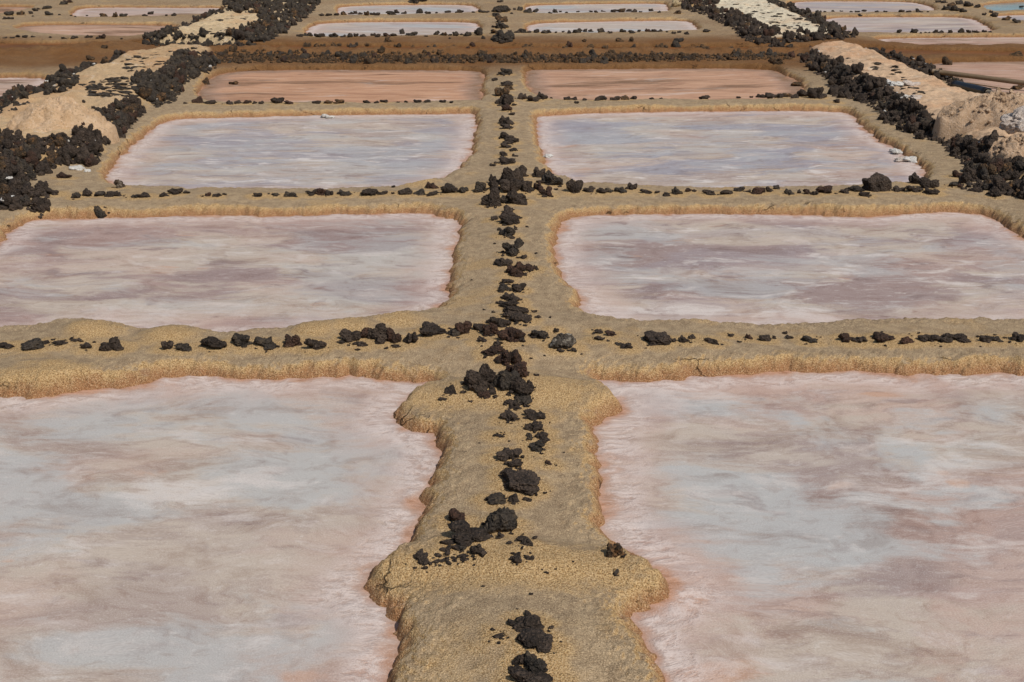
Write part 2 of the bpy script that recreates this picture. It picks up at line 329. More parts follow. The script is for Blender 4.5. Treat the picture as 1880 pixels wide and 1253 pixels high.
    gr = g.noise(P(1, 1, 77), 95, 2, .6); c = g.mix(g.rng(gr, .5, .30, 0, .28), c, (.25, .19, .17)); c = g.mix(g.rng(gr, .5, .72, 0, .25), c, (.74, .68, .63))
    g.link(c, b.inputs['Base Color'])
    wet = g.math('MULTIPLY', g.math('MAXIMUM', C, L), g.rng(d, .05, .3))
    g.link(g.rng(wet, 0, 1, .72, .30, False), b.inputs['Roughness'])
    g.link(g.rng(wet, 0, 1, .10, .28, False), b.inputs['Specular IOR Level'])
    b.inputs['IOR'].default_value = 1.33
    h = g.math('ADD', g.math('MULTIPLY', e2, .5), g.math('ADD', g.math('MULTIPLY', e, .25), g.math('MULTIPLY', crust, .7)))
    bn = nt.nodes.new('ShaderNodeBump'); bn.inputs['Distance'].default_value = .016; g.link(h, bn.inputs['Height']); g.link(g.rng(wet, 0, 1, .5, .1, False), bn.inputs['Strength'])
    g.link(bn.outputs[0], b.inputs['Normal'])
    return m

def water_material(name, colr, rough=.12, streak=1.):
    m, nt, b = nodes(name); g = G(nt); p = g.pos((.5, 1, 1))
    n = g.noise(p, 1.2, 5, .6, .6)
    c = g.mix(g.rng(n, .3, .7), colr, tuple(v * .6 for v in colr))
    g.link(c, b.inputs['Base Color']); b.inputs['Roughness'].default_value = rough; b.inputs['IOR'].default_value = 1.33; b.inputs['Specular IOR Level'].default_value = .2 if rough > .3 else .5
    g.link(g.bump(g.noise(p, 9, 3, .5), .15, .03), b.inputs['Normal'])
    return m

def lava_material(name, c0=(.026, .018, .013), c1=(.098, .069, .050), spot=None, spotamt=.5, low=None):
    m, nt, b = nodes(name); g = G(nt); p = g.pos()
    oi = nt.nodes.new('ShaderNodeObjectInfo')
    n1 = g.noise(p, 7, 4, .6); n2 = g.noise(p, 60, 4, .7); v = g.vor(p, 48)
    c = g.mix(g.rng(n1, .3, .7), c0, c1)
    c = g.mix(g.rng(oi.outputs['Random'], .0, 1., .0, .45, False), c, (.034, .024, .017))
    c = g.mix(g.rng(n2, .53, .72, 0, .6), c, tuple(x * 2.2 for x in c1)); c = g.mix(g.rng(n2, .47, .33, 0, .8), c, (.008, .006, .005))  # brown highlights and dark crevice shade painted into the stone colour
    if spot: c = g.mix(g.math('MULTIPLY', g.rng(g.noise(p, 13, 4, .7), .5, .62), spotamt), c, spot)
    if low:
        tc = nt.nodes.new('ShaderNodeTexCoord'); sx = nt.nodes.new('ShaderNodeSeparateXYZ'); g.link(tc.outputs['Object'], sx.inputs[0])
        c = g.mix(g.rng(g.math('ADD', sx.outputs[2], g.math('MULTIPLY', g.math('SUBTRACT', n2, .5), .5)), .24, .0, 0, .75), c, low)
    g.link(c, b.inputs['Base Color']); b.inputs['Roughness'].default_value = .88; b.inputs['Specular IOR Level'].default_value = .3
    h = g.math('ADD', g.math('MULTIPLY', n2, .9), g.math('MULTIPLY', v, .9))
    g.link(g.bump(h, 1.0, .03), b.inputs['Normal'])
    return m

def grain_material(name, c0, c1, c2=(.75, .68, .58), scale=1.):
    m, nt, b = nodes(name); g = G(nt); p = g.pos()
    n1 = g.noise(p, 2.2 * scale, 5, .65); n2 = g.noise(p, 26 * scale, 5, .75); v = g.noise(p, 9 * scale, 5, .7)
    c = g.mix(g.rng(n1, .3, .7), c0, c1)
    c = g.mix(g.rng(n2, .53, .70, 0, .75), c, c2)
    c = g.mix(g.rng(n2, .46, .32, 0, .75), c, tuple(x * .35 for x in c0))
    g.link(c, b.inputs['Base Color']); b.inputs['Roughness'].default_value = .9; b.inputs['Specular IOR Level'].default_value = .25
    g.link(g.bump(g.math('ADD', n2, v), .9, .05), b.inputs['Normal'])
    return m

def plain_material(name, c, rough):
    m, nt, b = nodes(name); g = G(nt); n = g.noise(g.pos(), 12, 4, .6)
    g.link(g.mix(n, tuple(v * .7 for v in c), tuple(v * 1.25 for v in c)), b.inputs['Base Color']); b.inputs['Roughness'].default_value = rough
    return m

MUD = mud_material('mud')
LAVA = lava_material('lava')
LAVA_DUST = lava_material('lava_dusty', (.031, .025, .0195), (.078, .062, .048), (.13, .095, .06), .6)
LAVA_RUST = lava_material('lava_rust', (.036, .021, .014), (.105, .052, .033))
LAVA_WHITE = lava_material('lava_salted', (.05, .04, .03), (.11, .09, .07), (.42, .37, .30), .9)
LAVA_BROWN = lava_material('lava_mudcoated', (.042, .028, .016), (.11, .068, .036), (.24, .125, .052), .85)
LAVA_TAN = lava_material('lava_tan', (.06, .038, .024), (.15, .10, .065), (.36, .30, .23), .5)

# ------------------------------------------------------------------ mesh helpers
def make_mesh(name, V, F, attrs=None, normals=None, mat=None):
    me = bpy.data.meshes.new(name); k = F.shape[1]
    me.vertices.add(len(V)); me.vertices.foreach_set('co', V.astype(np.float32).ravel())
    me.loops.add(F.size); me.loops.foreach_set('vertex_index', F.astype(np.int32).ravel())
    me.polygons.add(len(F)); me.polygons.foreach_set('loop_start', np.arange(0, F.size, k, dtype=np.int32))
    me.update(calc_edges=True); me.validate()
    for n, a in (attrs or {}).items():
        at = me.attributes.new(n, 'FLOAT', 'POINT'); at.data.foreach_set('value', a.astype(np.float32))
    if normals is not None: me.normals_split_custom_set_from_vertices(normals.astype(np.float32))
    if mat: me.materials.append(mat)
    return me
def link(name, data, parent=None):
    o = bpy.data.objects.new(name, data); col.objects.link(o)
    if parent: o.parent = parent
    return o
def tag(o, label=None, cat=None, group=None, kind=None):
    if label: o['label'] = label
    if cat: o['category'] = cat
    if group: o['group'] = group
    if kind: o['kind'] = kind
    return o

# ------------------------------------------------------------------ stones: positions read off the photograph (x, base y, width, height; letters: f = flat and half buried)
SP_NEAR = [(957,908,66,38,'slab'),(932,874,30,9,'f'),(911,926,36,18),(943,924,20,18),(918,981,60,54),(838,962,31,29),(857,1003,70,38),(819,1020,24,15),(879,1024,28,26),(775,1037,36,24),(800,1035,18,9,'f'),(816,1033,18,10,'f'),(833,1032,14,9),(850,1030,24,15,'f'),(845,1013,24,11),(963,1002,28,15),(982,992,12,5,'f'),(947,1036,25,19),(971,1029,22,8,'f'),(1130,1024,34,29,'lone'),(1131,1058,13,14),(971,1162,58,28),(984,1197,64,38),(957,1222,28,23),(982,1240,44,40),(975,1272,84,38),(916,1172,22,9,'f'),(905,1159,10,6,'f'),(1012,1156,11,8),(1003,1055,9,6),
 (960,746,36,22),(940,751,28,17),(934,775,32,22),(890,731,26,15),(826,725,22,19),(813,736,17,6,'f'),(981,772,40,17),(985,793,24,18),(970,791,14,15),(971,808,15,13),(996,811,26,17),(986,830,32,21),(915,804,18,7,'f'),(935,846,48,22),(942,859,36,15,'f'),(1007,854,13,9)]
SP_HERO = [(905,654,44,19),(932,672,50,36),(878,722,62,60,'big'),(925,718,60,46),(958,732,46,44),(974,718,16,24),(948,696,44,34)]
SP_MID = [(934,391,18,16),(934,404,34,20),(935,414,36,22),(908,404,14,8),(932,436,32,24),(947,423,9,8),(918,424,11,7),(941,471,40,34),(961,476,14,9),(923,489,32,18),(947,509,38,32),(972,498,25,16),(984,496,11,10),(933,521,22,9,'f'),(926,536,24,17),(949,537,26,19),(938,554,34,17),(935,566,40,15),(945,583,48,20),(957,592,42,16),(962,573,18,9),(981,575,10,5,'f'),(988,585,13,5,'f')]
J1 = [(919,602,42,24),(902,617,32,28),(938,629,50,34,'rust'),(881,608,26,14),(885,629,18,10),(990,623,32,21),(1035,643,47,35,'white'),(1021,611,11,10)]
J2 = [(958,325,22,24),(936,342,48,42),(938,356,40,32),(907,338,20,20),(882,353,22,23),(903,380,38,40),(906,350,24,20),(968,354,25,24),(950,376,40,30),(928,374,22,16),(990,326,25,20),(1014,341,40,29,'white2'),(989,351,19,19),(1004,361,26,19),(1021,350,9,5)]
SP_FAR = [(927,138,26,13),(908,149,11,7,'f'),(930,158,24,9),(934,165,16,8),(923,178,26,20),(926,194,36,26),(931,204,20,13),(938,212,14,6,'f'),(930,229,28,18),(929,237,22,10),(929,257,28,16),(938,265,28,13),(928,272,20,10),(942,278,16,7,'f'),(924,287,16,9),(931,302,30,15),(946,288,12,7),(905,306,13,5,'f'),(911,301,9,5,'f')]
SP_TOP = [(918,5,13,6),(920,23,30,15),(910,31,20,7),(921,41,22,14),(921,53,24,15),(912,63,22,10),(922,83,40,26),(910,71,14,7)]
R1L = [(8,641,27,12),(56,643,42,21),(80,633,22,6,'f'),(107,635,28,9,'f'),(138,628,20,6,'f'),(157,642,21,13),(205,646,43,28,'peak'),(306,643,22,20),(334,645,33,17),(388,643,50,29),(441,639,41,27),(484,642,45,23),(536,638,33,27),(577,643,41,27),(642,629,38,27),(673,622,28,24,'rust'),(692,624,36,34),(699,632,22,22),(721,632,31,34),(752,632,28,26),(792,619,52,23),(834,618,36,18),(852,615,32,29),(660,637,27,9,'f'),(625,632,18,6,'f'),(726,639,19,5,'f')]
R1R = [(1100,613,18,10),(1122,618,21,10),(1101,626,21,10),(1136,635,13,7),(1152,641,23,12),(1210,634,48,24,'smooth'),(1238,629,11,8),(1256,630,21,14),(1271,623,14,9),(1306,632,29,10),(1342,619,14,7),(1376,623,15,11),(1406,627,23,13),(1422,623,10,7),(1441,614,11,8),(1450,623,16,5,'f'),(1488,630,32,13),(1554,629,26,19),(1580,630,26,14),(1625,630,42,18),(1667,632,36,12),(1708,629,38,17),(1738,630,38,19),(1768,630,34,17),(1812,630,22,15),(1832,630,25,13),(1874,628,28,17)]
R2L = [(97,359,22,14),(138,365,15,13),(158,361,25,15),(182,361,21,11),(203,362,23,12),(216,361,15,11),(217,346,20,18,'tan'),(115,328,28,10),(245,364,19,7),(264,364,24,9),(300,362,18,9),(320,358,28,13),(342,356,15,4,'f'),(381,361,12,9),(397,362,15,7),(412,359,11,4,'f'),(471,362,19,7),(183,402,21,27,'tall'),(505,361,16,7),(534,362,27,9),(570,360,24,12),(585,359,26,17),(604,360,17,12),(631,360,25,10),(678,361,32,17),(702,358,20,7),(744,358,27,13),(770,359,23,13),(793,360,27,6,'f'),(793,347,25,14),(825,356,32,20),(849,355,21,14)]
R2R = [(1054,356,32,30,'stump'),(1081,354,24,14),(1105,356,21,13),(1119,354,15,10),(1140,355,24,13),(1161,349,20,14),(1187,356,23,9),(1207,356,13,6),(1225,361,17,5,'f'),(1243,358,21,15),(1265,353,13,8),(1302,359,24,11),(1335,358,27,9),(1358,352,21,10),(1374,354,11,7),(1394,357,26,15),(1413,353,12,12),(1426,348,13,9),(1450,358,19,12),(1467,356,10,9),(1482,357,15,11),(1496,359,15,10),(1517,356,34,15),(1552,356,19,12),(1574,353,27,13),(1590,362,23,8),(1614,352,48,34,'block'),(1652,353,25,11),(1680,354,33,16),(1684,338,30,21),(1708,347,38,23),(1712,358,28,14),(1760,327,19,16),(1753,343,18,10),(1827,363,14,11)]
R3L = [(361,190,22,14),(385,192,24,8),(421,192,17,7),(436,191,13,7),(452,191,17,8),(467,191,10,6),(479,192,11,8),(508,191,25,13),(529,192,19,8),(580,191,15,6),(602,191,17,8),(621,191,21,8),(674,190,15,6),(690,190,12,6),(704,189,15,7),(767,189,15,6),(784,189,15,6),(813,189,15,6),(829,190,11,4),(745,189,9,5)]
R3R = [(958,183,18,13),(978,187,26,14),(996,183,20,15),(1042,184,15,7),(1054,184,13,7),(1074,185,11,5),(1059,191,10,6),(1103,185,26,7),(1129,185,20,9),(1147,184,18,9),(1164,183,14,8),(1197,183,10,4),(1294,182,21,7),(1356,181,11,5),(1400,180,21,9),(1417,181,25,10),(1432,180,19,10),(1446,178,17,9),(1460,181,15,9),(1476,178,23,16),(1503,182,36,24),(1536,198,13,9)]
R5L = [(550,68,13,6),(566,67,17,8),(583,69,16,9),(594,68,10,8),(611,69,19,10),(630,69,11,6),(643,69,11,9),(653,68,9,8),(666,68,13,6),(685,67,11,7),(693,69,10,8),(710,68,15,8),(722,67,15,6),(738,63,10,11),(755,66,23,5,'f'),(801,65,12,9),(814,66,14,8),(837,67,12,10),(858,67,15,10),(879,66,17,17),(888,72,9,8)]
R5R = [(936,62,11,8),(949,61,13,5),(959,61,15,9),(971,61,11,5),(985,61,10,9),(1000,62,13,7),(1009,61,9,7),(1046,62,9,8),(1060,61,19,10),(1075,59,11,7),(1085,59,11,6),(1103,60,15,9),(1120,62,10,6),(1144,60,13,8),(1160,62,15,7),(1174,59,10,5),(1191,59,13,7),(1203,59,13,6),(1212,59,10,6),(1237,63,9,6),(1261,64,10,7),(1298,60,15,7)]
R6L = [(590,30,13,5),(603,30,14,5),(616,29,13,5),(630,28,12,8),(644,27,11,6),(652,26,10,7),(661,27,10,5),(673,29,11,10),(684,28,11,6),(692,29,10,7),(717,28,19,8),(729,25,10,9),(741,26,11,7),(770,25,13,10),(785,26,13,5),(843,24,17,4),(884,24,13,7),(894,24,10,5)]
R6R = [(955,20,11,9),(969,24,17,10),(983,23,13,8),(1020,24,11,9),(1128,23,15,6),(1141,23,17,8),(1155,22,13,6),(1165,23,11,8),(1195,21,13,5),(1245,26,17,8)]
FLT = [(14,29,17,9),(35,28,17,9),(8,36,11,6),(18,36,13,6),(55,26,13,6),(64,21,11,7),(85,17,16,7),(88,29,15,9),(115,9,15,7),(123,6,17,7),(188,31,15,7),(210,32,12,11),(223,31,15,7),(265,30,11,5),(276,27,15,6),(318,30,11,7)]
FLB = [(32,69,11,6),(45,70,13,6),(117,72,11,4),(134,72,14,7),(158,70,11,7),(178,72,10,5),(187,72,13,10)]
FRT = [(1580,32,10,7),(1588,22,12,5),(1656,23,11,6),(1685,23,9,9),(1690,23,11,4),(1723,5,12,5),(1735,6,14,6),(1749,15,18,11),(1740,19,16,9),(1757,21,20,12),(1770,23,14,9),(1763,9,16,9),(1780,13,18,11),(1795,15,12,8),(1827,32,15,10),(1850,38,17,9),(1868,43,15,9),(1808,29,9,7)]
FRB = [(1652,61,11,8),(1680,61,14,9),(1717,61,10,8),(1728,61,12,6),(1745,62,12,7),(1766,61,14,10),(1795,61,10,6),(1808,60,11,6),(1779,61,9,7)]
ODD = [(428,156,19,7,'brown'),(376,156,16,15,'brown'),(1465,159,24,8,'brown'),(1427,123,28,15,'brown'),(1740,120,20,18,'brown'),(1871,165,26,11,'brown'),(1848,178,17,8,'brown'),(165,111,15,11,'brown'),(190,89,13,7,'brown'),(765,8,42,9,'crust'),(1243,13,20,14,'tanround'),(1866,109,25,7,'brown')]
TINY = [(1034,60,6,4),(1021,61,8,3),(825,66,9,4),(826,72,6,4),(782,68,8,3),(848,65,9,3),(801,25,7,4),(822,24,12,3),(870,24,8,3),(1010,25,8,4),(1029,23,5,4),(1040,25,7,4),(1061,23,8,3),(1085,23,7,4),(1095,24,8,5),(1108,22,9,3),(1176,23,6,3),(1210,24,7,5),(1225,60,6,4),(1247,61,7,5),(109,29,7,3),(60,31,5,3),(130,30,6,3),(138,32,5,3),(159,30,6,3),(305,30,7,4),(70,18,8,4),(8,71,9,3),(22,71,8,3),(60,69,9,4),(92,70,7,4),(166,70,7,5),(222,73,6,4),(1564,23,8,3),(1575,23,9,3),(1611,23,9,4),(1626,23,9,3),(1669,23,9,3),(1704,23,6,3),(1500,22,9,4),(1515,23,7,3),(1530,22,8,4),(1545,22,7,3),(1691,62,5,3),(1700,61,6,3),(1706,61,6,3),(1787,60,6,5),(1818,60,8,3),(1820,25,8,7),(1876,14,8,4),(945,19,8,5),(940,26,7,4),(905,51,7,5),(1275,353,9,6),(721,357,8,5),(722,345,7,5),(1013,181,6,3),(1213,182,8,3),(1380,180,8,4),(340,191,9,4),(731,189,7,3),(964,600,8,5),(708,642,9,5),(172,630,8,5),(1358,630,9,4),(1801,638,5,3),(975,1094,8,7),(887,1079,6,5),(995,1048,5,4),(1052,1033,6,4),(640,636,6,4),(1068,652,6,4),(1000,655,6,4),(975,660,6,4),(1010,585,6,4),(889,570,6,4),(905,575,7,4),(866,516,6,4),(908,449,7,4),(984,467,5,4),(968,418,6,4),(1140,1018,5,4),(1000,815,6,4),(925,800,6,4),(935,812,6,4),(1120,1010,6,3),(880,815,5,3),(1035,833,5,4),(1190,636,5,4),(950,1120,5,4),(898,1180,6,4),(1030,1180,5,3),(870,1040,6,4),(1020,1047,6,4)]

variants = {}
def ico(sub):
    import bmesh
    bm = bmesh.new(); bmesh.ops.create_icosphere(bm, subdivisions=sub, radius=1)
    V = np.array([v.co[:] for v in bm.verts]); F = np.array([[v.index for v in f.verts] for f in bm.faces]); bm.free()
    return V, F
ICO = {s: ico(s) for s in (2, 3, 4, 5)}
def stone_shape(seed, sub, lobes=6, rough=1., blocky=0.):
    """lumpy clinker: union of lobes seen from the centre, roughened; spans x,y -.5..5 and z -.15..1"""
    V, F = ICO[sub]; r = np.random.default_rng(seed)
    c = r.normal(size=(lobes, 3)); c /= np.linalg.norm(c, axis=1)[:, None]; c *= r.uniform(.3, .85, lobes)[:, None]; c[:, 2] *= .7
    R = r.uniform(.26, .55, lobes)
    dots = V @ c.T; disc = R ** 2 - ((c ** 2).sum(1)[None] - dots ** 2)
    t = np.where(disc > 0, dots + np.sqrt(np.maximum(disc, 0)), 0)
    rad = np.maximum(t.max(1), .36)
    if blocky > 0:
        bx = .8 / np.abs(V / np.array([1, .8, .75])).max(1); rad = rad * (1 - blocky) + bx * blocky
    P = V * rad[:, None]
    n = rough * (.34 * noise3(P * 1.7 + seed, seed) + .30 * (.25 - np.abs(noise3(P * 3.6 - seed, seed + 1))) + .15 * (.2 - np.abs(noise3(P * 8, seed + 2))) + .07 * noise3(P * 17, seed + 3))
    P = P + V * n[:, None]
    lo, hi = P.min(0), P.max(0); P = (P - lo) / (hi - lo)
    P[:, 0] -= .5; P[:, 1] -= .5; P[:, 2] = P[:, 2] * 1.22 - .22
    return P, F
def stone_mesh(kind, i, mat, sub):
    key = (kind, i, mat.name, sub)
    if key not in variants:
        P, F = stone_shape(100 + i * 7 + (50 if kind == 'block' else 0), sub, lobes=(3 if kind == 'block' else 5 + i % 4), rough=(.7 if kind == 'block' else 1.), blocky=(.72 if kind == 'block' else .0))
        variants[key] = make_mesh('stone', P, F, mat=mat)
    return variants[key]

def settle(px, py, it=7):
    z = np.full(len(px), .12)
    for _ in range(it):
        x, y = ground(px, py, z); z = .45 * z + .55 * np.maximum(terrain(x, y), 0)
    x, y = ground(px, py, z); return x, y, np.maximum(terrain(x, y), 0)

ORD = ['first','second','third','fourth','fifth','sixth','seventh','eighth','ninth','tenth','eleventh','twelfth','thirteenth','fourteenth','fifteenth','sixteenth','seventeenth','eighteenth','nineteenth','twentieth']
TENS = {2: 'twenty', 3: 'thirty', 4: 'forty', 5: 'fifty'}
def ordinal(n):
    if n <= 20: return ORD[n - 1]
    t, u = divmod(n, 10)
    return TENS[t] + '-' + ORD[u - 1] if u else TENS[t][:-1] + 'ieth'
SPECIAL = {
 'slab': 'broad wedge-shaped black lava slab lying alone across the nearest part of the central ridge',
 'big': 'largest round black lava boulder on the left of the near heap on the central ridge',
 'rust': 'reddish brown lava stone {}', 'white': 'dark lava stone crusted with white salt right of the near crossing',
 'white2': 'grey salt-speckled lava boulder just right of the far crossing cluster',
 'lone': 'brownish lava stone alone on the right lobe of the nearest central ridge', 'peak': 'three-humped black lava stone with a pointed top on the near left cross ridge',
 'smooth': 'smooth dark oval lava stone, largest left of the middle on the near right cross ridge', 'tan': 'small pale brown stone at the waterside of the left middle pan',
 'tall': 'upright dark stone with white salt at the foot of the second left cross ridge', 'stump': 'stump-shaped upright lava stone just right of the far crossing cluster',
 'block': 'big squarish black lava block raised above the second right cross ridge', 'tanround': 'rounded sand-coloured mud boulder beside the far right stone wall',
 'crust': 'long dark stone with salt at the far edge of the farthest left pan'}
GROUPS = [   # list, order key, phrase, group
 ('SP_NEAR', SP_NEAR, 'y', '{} black lava stone from the near end of the central ridge, before the first crossing', 'stones along the near central ridge'),
 ('SP_HERO', SP_HERO, 'y', '{} lava stone from the back in the big heap below the first crossing', 'big heap on the near central ridge'),
 ('J1', J1, 'x', '{} lava stone from the left at the first ridge crossing', 'stones at the near ridge crossing'),
 ('SP_MID', SP_MID, 'y', '{} black lava stone beyond the first crossing along the central ridge', 'stones along the middle central ridge'),
 ('J2', J2, 'x', '{} lava stone from the left in the cluster at the second crossing', 'stone cluster at the second ridge crossing'),
 ('SP_FAR', SP_FAR, 'y', '{} lava stone beyond the second crossing on the central ridge before the canal', 'stones along the far central ridge'),
 ('SP_TOP', SP_TOP, 'y', '{} lava stone on the central ridge beyond the brown canal', 'stones on the ridge beyond the canal'),
 ('R1L', R1L, 'x', '{} lava stone from the left on the nearest left cross ridge', 'stone row on the nearest left cross ridge'),
 ('R1R', R1R, 'x', '{} lava stone from the left on the nearest right cross ridge', 'stone row on the nearest right cross ridge'),
 ('R2L', R2L, 'x', '{} lava stone from the left on the second left cross ridge', 'stone row on the second left cross ridge'),
 ('R2R', R2R, 'x', '{} lava stone from the left on the second right cross ridge', 'stone row on the second right cross ridge'),
 ('R3L', R3L, 'x', '{} larger stone from the left on the third left cross ridge', 'stone row on the third left cross ridge'),
 ('R3R', R3R, 'x', '{} larger stone from the left on the third right cross ridge', 'stone row on the third right cross ridge'),
 ('R5L', R5L, 'x', '{} larger stone from the left along the left pan just beyond the canal', 'stone row on the left ridge beyond the canal'),
 ('R5R', R5R, 'x', '{} larger stone from the left along the right pan just beyond the canal', 'stone row on the right ridge beyond the canal'),
 ('R6L', R6L, 'x', '{} larger stone from the left before the farthest left pan', 'stone row before the farthest left pan'),
 ('R6R', R6R, 'x', '{} larger stone from the left before the farthest right pan', 'stone row before the farthest right pan'),
 ('FLT', FLT, 'x', '{} lava stone from the left in the top left corner of the saltworks', 'stones in the far left corner'),
 ('FLB', FLB, 'x', '{} lava stone from the left on the far left ridge beside the canal', 'stones on the far left ridge'),
 ('FRT', FRT, 'x', '{} lava stone from the left in the top right corner of the saltworks', 'stones in the far right corner'),
 ('FRB', FRB, 'x', '{} lava stone from the left on the far right ridge beside the canal', 'stones on the far right ridge'),
 ('ODD', ODD, 'x', '{} mud-coated brown stone from the left at the edges of the canal pans', 'mud-coated stones round the canal'),
]
cut_area = sorted((q[2] * q[3] for _, l, *_ in GROUPS for q in l), reverse=True)[310]
for _, l, *_ in GROUPS:
    if l is ODD: continue
    TINY += [q[:4] for q in l if q[2] * q[3] < cut_area and (len(q) < 5 or q[4] == 'f')]; l[:] = [q for q in l if not (q[2] * q[3] < cut_area and (len(q) < 5 or q[4] == 'f'))]
PLACED = []   # x, y, radius of every loose stone, for the silt round them
def place_list(lst):
    a = np.array([s[:4] for s in lst], float); return settle(a[:, 0], a[:, 1]), a
for name, lst, *_ in GROUPS:
    (x, y, z), a = place_list(lst); m = pix_m(x, y)
    for i in range(len(lst)): PLACED.append((x[i], y[i] + .4 * a[i, 2] * m[i], a[i, 2] * m[i] * .5, name[0] in 'SJ'))

# ------------------------------------------------------------------ the ground: mud ridges and causeways cut from one height field
RES = 1.0
rows = int(1040 * RES); colsN = int(980 * RES)
D = 5.0 * np.exp(np.linspace(0, math.log(74 / 5.0), rows))
u = np.linspace(-1, 1, colsN)
YY = np.repeat(D[:, None], colsN, 1); XX = u[None] * (.452 * (D * cp + CAM_H * sp))[:, None]
zz, ed, ca, br = terrain(XX, YY, True)
x1, y1 = XX.ravel(), YY.ravel()
stn = np.zeros(x1.size); stn2 = stn.reshape(rows, colsN)
for (sx, sy, r, sp_) in PLACED:
    R = r + .22; i0, i1 = np.searchsorted(D, [sy - R, sy + R]); 
    if i1 <= i0: continue
    hw = .452 * (sy * cp + CAM_H * sp); j0, j1 = np.searchsorted(u, [(sx - R) / hw - .01, (sx + R) / hw + .01])
    dx = XX[i0:i1, j0:j1] - sx; dy = YY[i0:i1, j0:j1] - sy
    q = 1 - sstep(r * .9, R, np.sqrt(dx * dx + dy * dy)); stn2[i0:i1, j0:j1] = np.maximum(stn2[i0:i1, j0:j1], q)
for (mx, my, rx, ry, h) in MOUNDS:
    if h >= .04:
        q = ((x1 - mx) / (rx * 1.05)) ** 2 + ((y1 - my + .12) / (ry * 1.5)) ** 2; stn = np.maximum(stn, 1.05 * np.exp(-q * 1.1))
Zg = zz.reshape(rows, colsN)
# vertex normals of the whole field, so that the pieces meet without a seam
def field_normals():
    P = np.stack([XX, YY, Zg], 2)
    du = np.empty_like(P); du[:, 1:-1] = P[:, 2:] - P[:, :-2]; du[:, 0] = P[:, 1] - P[:, 0]; du[:, -1] = P[:, -1] - P[:, -2]
    dv = np.empty_like(P); dv[1:-1] = P[2:] - P[:-2]; dv[0] = P[1] - P[0]; dv[-1] = P[-1] - P[-2]
    n = np.cross(du, dv); n /= np.linalg.norm(n, axis=2)[:, :, None]; return n.reshape(-1, 3)
NRM = field_normals()
VV = np.stack([x1, y1, zz], 1)
idx = np.arange(rows * colsN).reshape(rows, colsN)
FF = np.stack([idx[:-1, :-1], idx[:-1, 1:], idx[1:, 1:], idx[1:, :-1]], 2).reshape(-1, 4)
keep = (zz[FF] > -.05).any(1); FF = FF[keep]
fx = x1[FF].mean(1); fy = y1[FF].mean(1)

